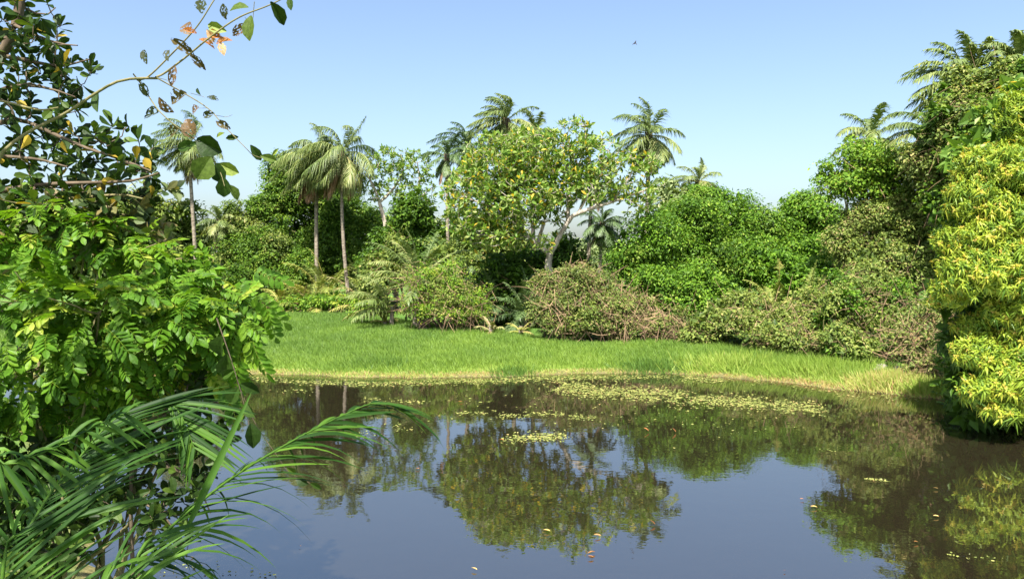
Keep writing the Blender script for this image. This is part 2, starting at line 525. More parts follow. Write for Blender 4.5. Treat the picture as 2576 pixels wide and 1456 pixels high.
def sprigs(mb, lobes, n, ln, size, tone, wr=.55, m=9):
    """leafy shoots that stick out of the crown"""
    for c, R in lobes:
        d = rdirs(n * 3); d = d[(d[:, 1] < .3) & (d[:, 2] > -.35)][:n]
        N = len(d)
        if not N: continue
        p = c + d * R * rng.uniform(.8, 1.0, (N, 1))
        sd_ = nz(d * .6 + UP * .55 + .5 * rdirs(N)); l_ = ln * rng.uniform(.4, 1.3, N)
        t_ = np.linspace(.1, 1, m)
        pos = (p[:, None] + sd_[:, None] * (l_[:, None] * t_)[..., None] - UP * (l_[:, None] * .35 * t_ ** 2)[..., None]).reshape(-1, 3)
        K = len(pos)
        nrm = nz(UP * .5 + SUN_N * .3 + .7 * rdirs(K)); ax = np.repeat(sd_, m, 0) * .5 + rdirs(K)
        ok = pos[:, 2] > height(pos[:, 0], pos[:, 1]) + .03
        L = size * rng.uniform(.6, 1.2, K)
        r = np.clip(.6 + .18 * rng.normal(size=K) + tone, 0, 1)
        diamonds(mb, pos[ok], ax[ok], nrm[ok], L[ok], L[ok] * wr, r[ok])
        tw = MB()
        blades(mb, p, sd_, np.array([0, -1.0, .2]) + .2 * rdirs(N), l_, .018, [0, .5, 1], [1, .7, .3], .35, None, .15)


def ragged(lobes, k=8):
    """an untidy heap: small lumps strewn through each lobe, no smooth dome"""
    out = []
    for c, R in lobes:
        out.append((c - UP * R[2] * .2, R * .55))
        d = rdirs(k)
        for q in d:
            q = q * np.array([1.1, .8, 1.0])
            out.append((c + q * R * rng.uniform(.35, .95), R * rng.uniform(.22, .5) * np.array([1, 1, rng.uniform(.7, 1.5)])))
    return out


def billow(lobes, k=11, f=.38):
    """each lobe gets smaller billows on its shell"""
    out = []
    for c, R in lobes:
        out.append((c, R * .76))
        d = rdirs(k * 2)
        d = d[(d[:, 1] < .35) & (d[:, 2] > -.7)][:k]
        for q in d:
            out.append((c + q * R * rng.uniform(.72, .98), R * f * rng.uniform(.45, 1.5)))
    return out


def sticks(mb, lobes, n, ln=.9, w=.012, up=.2, shell=.8):
    for c, R in lobes:
        d = rdirs(n)
        d[:, 1] = -np.abs(d[:, 1])
        pos = c + d * R * rng.uniform(shell * .8, 1.05, n)[:, None]
        ok = pos[:, 2] > height(pos[:, 0], pos[:, 1])
        pos = pos[ok]; N = len(pos)
        if not N: continue
        ax = nz(rdirs(N) + UP * up * rng.normal(size=(N, 1)) + np.array([.5, 0, 0]) * rng.normal(size=(N, 1)))
        blades(mb, pos, ax, np.array([0, -1.0, .3]) + .2 * rdirs(N), ln * rng.uniform(.3, 1.2, N), w * rng.uniform(.6, 1.6, N),
               [0, .35, .7, 1], [1, .9, .7, .3], rng.uniform(-.3, .7, N), None, rng.random(N), rng.uniform(-.3, .3, N))


def trunk_to(mb, base, top, r0, r1, n=9, wob=.1, sides=7, r=.5):
    base = np.asarray(base, float); top = np.asarray(top, float)
    pts = base + (top - base) * np.linspace(0, 1, n)[:, None]
    pts[1:-1] += rng.normal(size=(n - 2, 3)) * wob * np.array([1, 1, .3])
    tube(mb, resample(pts, n * 2), r0, r1, sides, r, .06)


def bush(name, label, cat, lobes, mat, size, cl=.42, dens=1.0, stems=4, bark=None, twigs=0, tone=0, group=None, fill=.25, up=.35, wr=.55, tw=.012, tl=.9, back=.22, mix=None, rag=False):
    lows = min(lobes, key=lambda l: l[0][2])
    cx = np.mean([l[0][0] for l in lobes]); cy = np.mean([l[0][1] for l in lobes])
    base = np.array([cx, cy, H(cx, cy)])
    t = Thing(name, base, label, cat, group)
    st = MB()
    for k in range(stems):
        c, R = lobes[k % len(lobes)]
        b0 = base + np.array([rng.normal() * .35 + (c[0] - cx) * .55, rng.normal() * .3, 0])
        b0[2] = H(b0[0], b0[1]) - .15
        trunk_to(st, b0, c + R * np.array([.2, .2, .35]) * rng.normal(size=3), .05 + .03 * R[2], .02, wob=.12 * R[2])
    t.part('stem' if stems != 1 else 'trunk', st, bark or M_BARKD, smooth=True)
    f = MB()
    bl = ragged(lobes) if rag else billow(lobes)
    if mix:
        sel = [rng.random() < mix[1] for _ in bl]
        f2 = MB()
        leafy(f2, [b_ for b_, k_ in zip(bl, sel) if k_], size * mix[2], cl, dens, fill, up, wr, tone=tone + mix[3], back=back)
        if f2.n: t.part('creeper', f2, mix[0], kind='stuff')  # second leaf mix; on the large round tree it is painted shade
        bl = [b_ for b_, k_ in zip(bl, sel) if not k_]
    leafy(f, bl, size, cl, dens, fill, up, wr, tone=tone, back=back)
    sprigs(f, lobes, 30 if rag else 16, .16 + (.5 if rag else .22) * float(np.mean([np.mean(l[1]) for l in lobes])), size, tone, wr)
    t.part('foliage', f, mat, kind='stuff')
    if twigs:
        s = MB()
        sticks(s, lobes, twigs, tl, tw)
        t.part('twigs', s, M_TWIG, kind='stuff')
    return t


def frond(mb, base, azim, el, L, g=.13, wind=(0, 0, 0), nl=34, ll=.3, lw=.035, r=.5, sag=.55, rr=.016, tone=.12, steps=12):
    d = np.array([math.cos(azim) * math.cos(el), math.sin(azim) * math.cos(el), math.sin(el)])
    wind = np.asarray(wind, float)
    p = np.array(base, float); pts = [p]
    for k in range(steps):
        d = nz(d + (-UP * g + wind) * (.45 + 1.2 * k / steps) * (1 - .35 * max(0, -d[2])))
        p = p + d * L / steps
        pts.append(p)
    pts = np.array(pts)
    tube(mb, pts, rr * 1.6, rr * .35, 4, min(1, r + .25))
    ts = np.linspace(.13, .99, nl)
    s = ts * steps
    C = np.stack([np.interp(s, np.arange(steps + 1), pts[:, k]) for k in range(3)], 1)
    T = nz(np.stack([np.interp(s, np.arange(steps + 1), np.gradient(pts[:, k])) for k in range(3)], 1))
    Sd = np.cross(T, UP); Sd = np.where(np.linalg.norm(Sd, axis=1, keepdims=True) < .15, np.array([[math.sin(azim), -math.cos(azim), 0]]), Sd); Sd = nz(Sd)
    N_ = np.cross(Sd, T)
    prof = np.sin(np.clip(ts * 1.02, 0, 1) * math.pi * .86 + .28)
    for sgn in (-1, 1):
        ax = nz(T * .75 + Sd * sgn * .85 + N_ * .15 + wind * 3.0 + .13 * rng.normal(size=(nl, 3)))
        blades(mb, C, ax, N_ + Sd * sgn * .2 + .25 * rng.normal(size=(nl, 3)), ll * L * np.maximum(prof, .25) * rng.uniform(.8, 1.15, nl), lw * rng.uniform(.7, 1.2, nl),
               [0, .45, 1], [.8, 1, .08], sag * rng.uniform(.6, 1.4, nl), None, np.clip(r + tone * rng.normal(size=nl), 0, 1))
    return pts


def palm(label, top, base_x, Y, L, nf=24, wind=.07, mat=None, r_tr=.13, seed=1, hang=3, bow=.3, lean=None, group='tall palms on the skyline', tone=.45, elmin=-50, nl=58, lw=.042, twx=-1.0, sag=.6, ll=.3, el_max=82, hz=None, g=.13):
    """palm with its crown heart at picture point top, at depth Y"""
    c = P(top[0], top[1], Y)
    bx = P(base_x, 700, Y)[0]
    hz = H(bx, Y) if hz is None else hz
    base = np.array([bx, Y, hz])
    t = Thing('palm_tree', base, label, 'palm tree', group)
    R = np.random.default_rng(seed)
    tr = MB()
    k = np.linspace(0, 1, 26)
    pts = base + (c - base) * k[:, None]
    pts[:, 0] += bow * np.sin(k * math.pi) * R.uniform(-1, 1)
    pts[0, 2] -= .2
    rad = r_tr * (1.0 + .45 * np.exp(-k * 14) - .22 * k + .05 * (np.arange(26) % 2))
    tube(tr, pts, rad, None, 9)
    t.part('trunk', tr, M_PALMTR, smooth=True)
    hb = MB()
    for q in range(9):
        a = q * 2.4
        dd = np.array([math.cos(a), math.sin(a), 0])
        tube(hb, np.stack([c - UP * .35 + dd * r_tr * .6, c - UP * .05 + dd * r_tr * 1.1, c + UP * .3 + dd * r_tr * 1.2]), r_tr * .5, r_tr * .3, 5)
    t.part('leaf_bases', hb, M_BARKD)
    w = np.array([twx, -.1, .0]) * wind
    nf = int(nf * 1.35)
    for i in range(nf):
        u = (i + .5) / nf
        el = math.radians(el_max - (el_max - elmin) * u ** .9 + R.normal() * 6)
        az = i * 2.39996 + R.normal() * .2
        f = MB()
        frond(f, c + UP * .2 * (1 - u), az, el, L * (.75 + .3 * math.sin(math.pi * min(1, u + .15))) * R.uniform(.88, 1.08), g, w, nl, ll, lw, np.clip(tone + .35 * (u - .5) + R.normal() * .1, 0, 1), sag)
        t.part('frond', f, mat or M_PALM)
    for i in range(hang):
        f = MB()
        frond(f, c - UP * .1, R.uniform(0, 6.28), math.radians(-55), L * R.uniform(.7, .95), .2, w * .3, nl - 8, ll * .8, lw, .6, .9)
        t.part('frond', f, M_DRY, label='dry brown hanging frond')
    return t


def shrub_palm(label, x, Y, L, nf, mat, tone=.5, hz=0.0, el=(85, 5), wind=.03, lw=.045, nl=40, ll=.25, seed=3, az=None, g=.1, sag=.45, group='young palms in the undergrowth', trunk=0.0, dry=0):
    bx = P(x, 700, Y)[0]
    base = np.array([bx, Y, H(bx, Y)])
    t = Thing('young_palm', base, label, 'palm', group)
    R = np.random.default_rng(seed)
    c = base + UP * (hz + .1)
    tr = MB()
    tube(tr, np.stack([base - UP * .2, base + UP * .3 * (hz + .3), c + UP * .25]), .12 + trunk, .07 + trunk * .9, 8)
    t.part('trunk', tr, M_PALMTR, smooth=True)
    for i in range(nf):
        u = (i + .5) / nf
        a = (i * 2.39996 + R.normal() * .2) if az is None else R.uniform(*az)
        f = MB()
        frond(f, c, a, math.radians(el[0] + (el[1] - el[0]) * u + R.normal() * 5), L * R.uniform(.8, 1.1), g, np.array([-1, -.1, 0]) * wind, nl, ll, lw, np.clip(tone + R.normal() * .14, 0, 1), sag, .02)
        t.part('frond', f, M_DRY if i >= nf - dry else mat)
    return t


def orient(pos, ax, nrm, s):
    ax = nz(np.asarray(ax, float)); sd = nz(np.cross(ax, nrm)); n = np.cross(sd, ax)
    M = np.eye(4)
    M[:3, 0] = sd * s; M[:3, 1] = ax * s; M[:3, 2] = n * s; M[:3, 3] = pos
    return M


def place_many(t, name, variants, Ms, nparts, rank, mat, mname, lod=None):
    """the nparts that show largest become parts of their own, the rest one mass; variants: list of MB in unit space"""
    order = np.argsort(rank)
    meshes = [v.mesh(name, mat) for v in variants]
    rest = MB()
    for k, i in enumerate(order):
        v = i % len(variants)
        if k < nparts:
            t.inst(name, meshes[v], Ms[i])
        else:
            mbv = (lod or variants)[v]
            if not hasattr(mbv, 'flat'):
                mbv.flat = (np.concatenate(mbv.V), np.concatenate(mbv.Q) if mbv.Q else None, np.concatenate(mbv.T) if mbv.T else None, np.concatenate(mbv.R))
            V, Q, T, R = mbv.flat
            rest.add(V @ Ms[i][:3, :3].T + Ms[i][:3, 3], Q, T, R)
    if rest.n:
        t.part(mname, rest, mat, kind='stuff')


def unit_leaves(rs, ratio, shape, fold=.16):
    out = []
    for k, r in enumerate(rs):
        v = MB()
        blades(v, np.zeros((1, 3)), np.array([[0, 1.0, 0]]), np.array([[0, 0, 1.0]]), 1.0, ratio * rng.uniform(.85, 1.15), *shape, 0.0, fold * rng.uniform(.3, 1.6), r, rng.uniform(0, .35))
        out.append(v)
    return out


def grow(skel, tips, r_tip=.012, r_twig=.03):
    """join each tip to the nearest wood already there"""
    mb = MB()
    nodes, nrad = [], []
    for pts, r0, r1 in skel:
        q = resample(pts, max(6, int(np.linalg.norm(np.diff(np.asarray(pts), axis=0), axis=1).sum() / .12)))
        rr = np.linspace(r0, r1, len(q))
        q = q + rng.normal(size=q.shape) * rr[:, None] * .12
        tube(mb, q, rr, None, 8, .5, .05)
        nodes.append(q); nrad.append(rr)
    nodes = np.concatenate(nodes); nrad = np.concatenate(nrad)
    d0 = np.array([np.min(np.linalg.norm(nodes - t, axis=1)) for t in tips])
    dirs = np.zeros((len(tips), 3))
    for i in np.argsort(d0):
        t = tips[i]
        d = np.linalg.norm(nodes - t, axis=1)
        j = int(np.argmin(d + .25 * np.maximum(0, nodes[:, 2] - t[2] + .05)))
        a = nodes[j]; ln = d[j]
        k = np.linspace(0, 1, 6)[:, None]
        q = a + (t - a) * k + np.sin(k * math.pi) * (rng.normal(size=3) * .13 * ln) - UP * np.sin(k * math.pi) * .06 * ln
        q[1:-1] += rng.normal(size=(4, 3)) * .03 * ln
        tube(mb, q, min(nrad[j] * .75, r_twig + .012 * ln), r_tip, 5, .5)
        nodes = np.vstack([nodes, q[1:]])
        nrad = np.concatenate([nrad, np.linspace(min(nrad[j] * .75, r_twig), r_tip, 5)])
        dirs[i] = nz(q[-1] - q[-2] + rng.normal(size=3) * .02)
    return mb, dirs


def rosettes(tips, dirs, k, L, spread=1.0, droop=.1, jit=.4):
    """matrices of leaves whorled round each twig end"""
    Ms = []
    for t, d in zip(tips, dirs):
        d = nz(d + UP * .5)
        a = nz(np.cross(d, rng.normal(size=3))); bb = np.cross(d, a)
        kk = max(3, int(k + rng.normal() * k * .25))
        for i in range(kk):
            th = i * 2.4 + rng.normal() * .25
            e = a * math.cos(th) + bb * math.sin(th)
            u = i / kk
            ax = nz(d * (1.0 - .95 * u) + e * spread * (.35 + .75 * u) - UP * droop * u + rng.normal(size=3) * .12)
            nr = nz(d * .8 - e * .25 + UP * .3 + rng.normal(size=3) * jit)
            Ms.append(orient(t - d * .35 * L * u, ax, nr, L * rng.uniform(.65, 1.2)))
    return Ms


def in_lobes(lobes, n, shell=.35):
    v = np.array([np.prod(R) ** .8 for _, R in lobes]); v = v / v.sum()
    out = []
    for (c, R), w in zip(lobes, v):
        m_ = max(1, int(round(n * w)))
        out.append(c + rdirs(m_) * R * (shell + (1 - shell) * rng.random(m_) ** .45)[:, None])
    return np.concatenate(out)


def poly(pts, Y, dY=0.0):
    """picture polyline at depth Y (+dY towards its end)"""
    n = len(pts)
    return np.array([P(x, y, Y + dY * i / (n - 1)) for i, (x, y) in enumerate(pts)])

# ================================================================== far and middle distance
# ---- background trees beyond the clearing
for i, (x, y, rx, ry, Y, lab) in enumerate([
        (1500, 668, 60, 45, 75, 'pale hazy bush in the gap between the two palm trunks'),
        (1420, 660, 70, 60, 70, 'pale bush behind the fork of the big spreading tree'),
        (430, 575, 75, 62, 52, 'tan-green bush low on the skyline behind the leafy branch at left'),
        (350, 560, 70, 75, 50, 'olive bush on the skyline mostly hidden by the left foreground tree'),
        (1090, 600, 70, 55, 60, 'light olive bush behind the thin open tree'),
        (1690, 520, 50, 60, 50, 'pale tree top behind the round green trees, below the small palm'),
        (640, 660, 120, 60, 60, 'dark bush far behind the left palms'),
        (2010, 640, 160, 80, 55, 'bush filling the gap behind the round green trees')]):
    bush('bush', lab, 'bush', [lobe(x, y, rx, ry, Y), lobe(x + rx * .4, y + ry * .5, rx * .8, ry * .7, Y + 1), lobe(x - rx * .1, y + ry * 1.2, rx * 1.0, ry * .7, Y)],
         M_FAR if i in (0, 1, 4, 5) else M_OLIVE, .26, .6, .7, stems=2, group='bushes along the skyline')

# ---- distant wood that closes the view behind everything
mb = MB()
lbs = []
for k in range(70):
    x_ = -150 + 300 * k / 69 + rng.normal() * 2
    y_ = 120 + rng.normal() * 8
    h_ = rng.uniform(2.2, 4.2)
    lbs.append((np.array([x_, y_, h_ * .8 + .5]), np.array([rng.uniform(3, 5.5), 3, h_])))
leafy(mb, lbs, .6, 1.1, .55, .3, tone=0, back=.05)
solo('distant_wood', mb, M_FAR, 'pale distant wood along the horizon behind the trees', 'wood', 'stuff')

# ---- tall palms
palm('tall slim palm standing alone at left with its crown swept left', (474, 368), 498, 50, 2.7, 28, .14, None, .13, 1, 4, .15, sag=.8, elmin=-70)
palm('tall palm with drooping fronds, left of the touching pair', (797, 402), 798, 42, 2.7, 30, .13, None, .115, 2, 9, .1, sag=.9, elmin=-82, tone=.46, el_max=70, g=.16)
palm('tall palm with a speckled trunk, right of the touching pair', (860, 392), 880, 40.5, 2.6, 28, .12, None, .1, 3, 9, .2, sag=.9, elmin=-80, tone=.47, el_max=72, g=.16)
palm('small distant palm low on the horizon beside the leafy bank', (553, 566), 558, 43.5, 1.5, 22, .02, None, .16, 4, 3, .1, elmin=-60)
palm('palm with a windswept crown highest above the big spreading tree', (1272, 312), 1300, 38, 2.0, 24, .13, None, .13, 5, 3, .2, elmin=-55)
palm('palm crown peeping just over the top of the spreading tree', (1342, 345), 1340, 40, 1.7, 18, .06, None, .12, 6, 1, .1, elmin=-35)
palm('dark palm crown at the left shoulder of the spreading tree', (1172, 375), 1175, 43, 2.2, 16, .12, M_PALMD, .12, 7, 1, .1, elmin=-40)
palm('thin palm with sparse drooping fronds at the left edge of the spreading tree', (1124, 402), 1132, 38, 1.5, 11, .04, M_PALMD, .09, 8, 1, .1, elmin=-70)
palm('tall palm with a wide round crown right of the spreading tree', (1632, 348), 1613, 38, 2.2, 24, .07, None, .13, 9, 5, .12, elmin=-72)
palm('small palm rising behind the round green trees', (1757, 465), 1757, 50, 2.0, 18, .06, None, .14, 10, 3, .1, elmin=-50, tone=.6)
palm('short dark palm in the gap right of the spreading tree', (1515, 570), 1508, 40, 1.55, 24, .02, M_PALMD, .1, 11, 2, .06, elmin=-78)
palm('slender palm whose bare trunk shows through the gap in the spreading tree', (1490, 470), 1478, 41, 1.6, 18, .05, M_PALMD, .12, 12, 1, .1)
palm('palm with few wide fronds above the open bush at right', (2190, 352), 2190, 36, 2.2, 11, .03, M_PALM, .13, 13, 0, .1, elmin=-20, lw=.06)
palm('large shaggy palm on the right skyline', (2420, 215), 2430, 27, 2.1, 26, .1, M_PALM, .16, 14, 2, .1, elmin=-55, lw=.06, nl=44)
palm('palm cut by the right edge of the picture at the top', (2560, 180), 2570, 26, 1.6, 20, .06, M_PALM, .15, 15, 1, .1, elmin=-50, lw=.06)
palm('palm with drooping grey fronds jutting from the right thicket', (2340, 345), 2345, 26, 1.7, 16, .08, M_PALM, .12, 16, 2, .1, elmin=-65, tone=.5)

bush('leafy_bush', 'olive bush beyond the pond behind the left foreground tree', 'bush',
     [lobe(60, 620, 150, 90, 30, 1.8), lobe(230, 640, 130, 80, 31, 1.7), lobe(-90, 600, 150, 110, 29, 1.8), lobe(380, 680, 100, 60, 33, 1.5)], M_OLIVE, .2, .5, .8, stems=4, tone=-.15)

# ---- vine-clad trees behind the left palms
bush('vine_clad_tree', 'tall vine-smothered tree rising behind the left palm pair', 'tree',
     [lobe(722, 465, 46, 66, 46), lobe(765, 490, 66, 66, 46.5), lobe(740, 570, 80, 75, 47), lobe(714, 425, 32, 32, 46), lobe(840, 530, 70, 60, 47.5), lobe(800, 620, 100, 80, 47)],
     M_DARK, .145, .42, 1.0, stems=5, tone=.05)
bush('leafy_bush', 'broad dark green bush sloping down left of the left palms', 'bush',
     [lobe(640, 575, 66, 70, 45), lobe(610, 650, 40, 50, 44.5), lobe(690, 630, 85, 80, 44.5), lobe(612, 650, 60, 60, 44), lobe(650, 720, 90, 70, 43), lobe(740, 690, 60, 70, 43.5), lobe(665, 535, 32, 30, 45)],
     M_DARK, .135, .4, 1.05, stems=5, tone=.06, mix=(M_OLIVE, .3, .9, -.1))
bush('leafy_bush', 'dark leafy tree behind the right trunk of the palm pair', 'bush',
     [lobe(900, 580, 68, 72, 45), lobe(960, 610, 55, 60, 44), lobe(845, 660, 70, 80, 45.5), lobe(935, 660, 65, 70, 44.5), lobe(880, 545, 45, 35, 45.5)],
     M_DARK, .15, .42, 1.0, stems=4, tone=-.02)
bush('vine_clad_tree', 'dark vine column under the thin open tree', 'tree',
     [lobe(1040, 555, 40, 62, 40), lobe(990, 600, 45, 50, 40.5), lobe(1090, 610, 45, 50, 40.5), lobe(1020, 640, 50, 60, 40), lobe(975, 660, 50, 60, 40), lobe(1080, 650, 50, 60, 40.5)],
     M_DARK, .17, .4, 1.1, stems=3, tone=-.12)
bush('leafy_bush', 'yellowish vine bush low between the palm trunks and young palm', 'bush',
     [lobe(960, 700, 50, 55, 38.5), lobe(1000, 640, 34, 60, 39)], M_OLIVE, .15, .36, 1.0, stems=3, twigs=60)

bush('undergrowth_bush', 'olive bush wall seen under the crown of the spreading tree', 'bush',
     [lobe(1140, 640, 60, 50, 37, 1.2), lobe(1220, 630, 70, 55, 37, 1.3), lobe(1310, 640, 70, 50, 37.5, 1.2), lobe(1180, 700, 90, 50, 36, 1.2)], M_OLIVE, .17, .4, 1.0, stems=4, tone=-.1)

# ---- thin open tree
t = Thing('open_tree', (P(1000, 700, 41)[0], 41, H(P(1000, 700, 41)[0], 41)), 'thin open tree with forked pale branches right of the palm pair', 'tree')
Y = 41
b0 = t.base
sk = [(np.vstack([b0, P(985, 640, Y), P(968, 560, Y), P(955, 510, Y)]), .16, .10),
      (poly([(955, 510), (940, 470), (925, 440), (915, 415)], Y, -.4), .09, .035), (poly([(955, 510), (985, 480), (1005, 450), (1015, 420), (1010, 390)], Y, .4), .08, .03),
      (poly([(972, 575), (1010, 545), (1040, 500), (1055, 460), (1050, 410)], Y, .5), .09, .03), (poly([(1030, 515), (1065, 490), (1090, 470)], Y), .05, .025)]
lb = [lobe(930, 425, 42, 48, Y, .9), lobe(985, 405, 52, 38, Y, .9), lobe(1045, 420, 55, 48, Y, .9), lobe(1065, 490, 38, 40, Y, .8), lobe(1000, 470, 60, 30, Y, .8), lobe(935, 490, 25, 25, Y, .5)]
tips = in_lobes(lb, 330, .3)
w, dirs = grow(sk, tips, .012, .03)
t.part('trunk', w, M_BARK, smooth=True)
Ms = rosettes(tips, dirs, 8, .22, jit=.5)
rs = rng.uniform(.05, .8, 11)
va = unit_leaves(rs, .45, OBOV)
place_many(t, 'leaf', va, Ms, 120, np.array([m_[1, 3] for m_ in Ms]), M_BIGLEAF, 'foliage', unit_leaves(rs, .45, OBOV_L))

# ---- the big spreading tree
Y = 31
t = Thing('spreading_tree', (P(1383, 760, Y)[0], Y, H(P(1383, 760, Y)[0], Y)), 'big spreading tree with a pale forked trunk and large leaves, some yellow', 'tree')
sk = [(np.vstack([t.base - UP * .2, P(1382, 720, Y), P(1380, 660, Y), P(1384, 640, Y)]), .2, .14),
      (poly([(1384, 642), (1402, 605), (1428, 560), (1452, 538), (1510, 518), (1570, 497), (1625, 478)], Y, -.9), .12, .035),
      (poly([(1428, 562), (1431, 500), (1437, 450), (1458, 410), (1468, 360), (1478, 325)], Y, .3), .09, .02),
      (poly([(1437, 450), (1415, 430), (1405, 390), (1415, 350)], Y, .5), .05, .015),
      (poly([(1384, 642), (1352, 615), (1325, 590), (1285, 545), (1235, 520), (1180, 500), (1150, 480)], Y, -.8), .1, .025),
      (poly([(1310, 575), (1300, 500), (1280, 440), (1255, 385)], Y, .4), .08, .02),
      (poly([(1352, 615), (1368, 560), (1378, 500), (1388, 430), (1380, 370)], Y, .8), .08, .02),
      (poly([(1500, 520), (1500, 470), (1520, 420), (1530, 380)], Y - .4, .4), .06, .02),
      (poly([(1452, 538), (1475, 500), (1490, 465)], Y - .2, -.7), .05, .02),
      (poly([(1325, 590), (1270, 590), (1210, 590), (1170, 570)], Y, -1.3), .07, .02),
      (poly([(1540, 508), (1580, 450), (1600, 410)], Y - .6, .3), .045, .015)]
lb = [lobe(1250, 420, 100, 85, Y, 2.0), lobe(1200, 500, 90, 90, Y - .4, 1.9), lobe(1330, 400, 90, 75, Y, 1.9), lobe(1440, 345, 72, 50, Y + .2, 1.3), lobe(1490, 400, 75, 70, Y, 1.5),
      lobe(1310, 500, 100, 80, Y - .9, 1.5), lobe(1240, 585, 95, 50, Y - .6, 1.6), lobe(1570, 440, 65, 60, Y - .5, 1.2), lobe(1590, 500, 60, 40, Y - .8, 1.0), lobe(1400, 470, 70, 70, Y - .3, 1.3),
      lobe(1500, 480, 60, 35, Y - .6, 1.0), lobe(1340, 615, 60, 25, Y - .8, .8), lobe(1160, 560, 45, 50, Y - .6, 1.0), lobe(1620, 415, 40, 45, Y - .5, .7), lobe(1420, 590, 30, 35, Y + .8, .5), lobe(1650, 470, 35, 25, Y - .8, .5)]
tips = in_lobes(lb, 1250, .25)
tips = np.concatenate([tips, in_lobes(lb[:3] + [lb[5], lb[6], lb[9], lobe(1420, 410, 70, 60, Y, 1.2), lobe(1390, 390, 55, 60, Y, 1.1), lobe(1390, 520, 55, 50, Y + .3, .9), lobe(1470, 440, 60, 50, Y - .2, 1.0)], 720, .3)])
w, dirs = grow(sk, tips, .013, .036)
t.part('trunk', w, M_BARK, smooth=True)
Ms = rosettes(tips, dirs, 8, .25, jit=.5)
rs = np.r_[rng.uniform(.0, .88, 17), .95]
va = unit_leaves(rs, .42, OBOV)
place_many(t, 'leaf', va, Ms, 300, np.array([m_[1, 3] for m_ in Ms]), M_BIGLEAF, 'foliage', unit_leaves(rs, .42, OBOV_L))

# ---- round green trees right of centre
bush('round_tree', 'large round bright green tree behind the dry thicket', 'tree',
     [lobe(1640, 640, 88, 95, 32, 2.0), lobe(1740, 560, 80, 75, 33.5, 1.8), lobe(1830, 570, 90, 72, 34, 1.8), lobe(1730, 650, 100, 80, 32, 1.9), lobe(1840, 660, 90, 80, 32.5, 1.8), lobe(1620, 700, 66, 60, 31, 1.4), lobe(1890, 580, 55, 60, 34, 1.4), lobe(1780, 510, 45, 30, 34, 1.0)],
     M_GREEN, .12, .52, .95, stems=6, tone=-.02, mix=(M_DARK, .35, 1.0, .08))  # dark clumps in the mix paint the shaded recesses of the crown
bush('round_tree', 'round green tree crown in the notch left of the right thicket', 'tree',
     [lobe(2010, 560, 78, 65, 36, 1.8), lobe(1960, 610, 60, 70, 35.5, 1.5), lobe(2080, 600, 70, 80, 35.5, 1.7), lobe(2000, 670, 110, 60, 34, 1.6)],
     M_GREEN, .13, .4, 1.05, stems=4, tone=-.02)
bush('leafy_bush', 'bright green leafy bush at the foot of the round tree', 'bush',
     [lobe(1760, 720, 66, 50, 28.6, 1.1), lobe(1780, 770, 70, 40, 28.2, 1.0), lobe(1700, 760, 55, 40, 28.6, .9), lobe(1655, 715, 50, 50, 29, .9)],
     M_GREEN, .11, .32, 1.05, stems=4, tone=.0)
bush('leafy_bush', 'small bush with glossy leaves below the second round tree', 'bush',
     [lobe(1950, 680, 60, 40, 30.5, 1.0), lobe(2080, 690, 60, 50, 30, 1.0), lobe(2010, 730, 80, 40, 29.5, 1.0)],
     M_GREEN, .17, .36, 1.0, stems=4, tone=-.05)

# ---- young palms and undergrowth at the back edge of the meadow
shrub_palm('young palm fanning up between the palm trunks', 815, 41, 2.9, 16, M_PALMY, .4, .4, seed=21)
shrub_palm('low arching young palm left of the speckled palm trunk', 780, 39.5, 2.5, 14, M_PALMY, .55, .05, seed=22, el=(75, 0))
shrub_palm('greyish young palm behind the speckled palm trunk', 905, 41.5, 2.8, 16, M_PALM, .35, .3, seed=23)
shrub_palm('bright young palm right of the speckled palm trunk', 925, 38.5, 2.1, 12, M_PALMY, .45, .05, seed=24)
shrub_palm('palm clump with dry brown fronds at the left meadow edge', 705, 39.5, 1.7, 14, M_PALMY, .7, .15, seed=25, el=(60, -10), dry=10)
shrub_palm('dead brown palm clump nearest the left foreground bush', 660, 40, 1.5, 12, M_PALMY, .8, .3, seed=26, el=(50, -20), dry=11)
shrub_palm('big young palm with tall upright fronds and a thick dark trunk', 1048, 31.4, 2.8, 18, M_PALM, .38, 1.7, seed=27, el=(86, 0), trunk=.07, ll=.24)
shrub_palm('yellowing young palm with fronds arching left over the meadow', 985, 31.5, 2.3, 12, M_PALM, .5, .5, seed=28, az=(2.4, 4.4), el=(70, 10))
shrub_palm('small yellow palm sprout at the meadow edge', 968, 32, .8, 7, M_PALMY, .8, 0, seed=29, el=(80, 20), nl=24)
shrub_palm('dark young palm in the shade under the spreading tree', 1245, 31.5, 2.2, 16, M_PALMD, .4, .5, seed=30)  # dark frond colour carries the tree's shade, next palm too
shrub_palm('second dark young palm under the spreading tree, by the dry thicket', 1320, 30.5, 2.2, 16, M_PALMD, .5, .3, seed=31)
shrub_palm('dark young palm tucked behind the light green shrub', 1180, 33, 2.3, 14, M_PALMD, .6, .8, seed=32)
shrub_palm('tiny pale palm sprout on the meadow edge below the spreading tree', 1235, 28.6, .75, 8, M_PALM, .75, 0, seed=33, el=(80, 15), nl=22)
shrub_palm('dry palm sprout at the dark foot of the undergrowth', 1310, 28.3, .7, 7, M_PALMY, .6, 0, seed=34, el=(70, 5), nl=22)
shrub_palm('pale young palm in the thicket right of the round tree', 1950, 25.6, 1.7, 13, M_PALMY, .5, 1.0, seed=35, el=(80, 5))
shrub_palm('young palm with one upright lit frond right of the round tree', 2020, 25.6, 1.7, 6, M_PALMY, .35, 1.0, seed=36, el=(80, 40), az=(-.3, .8))
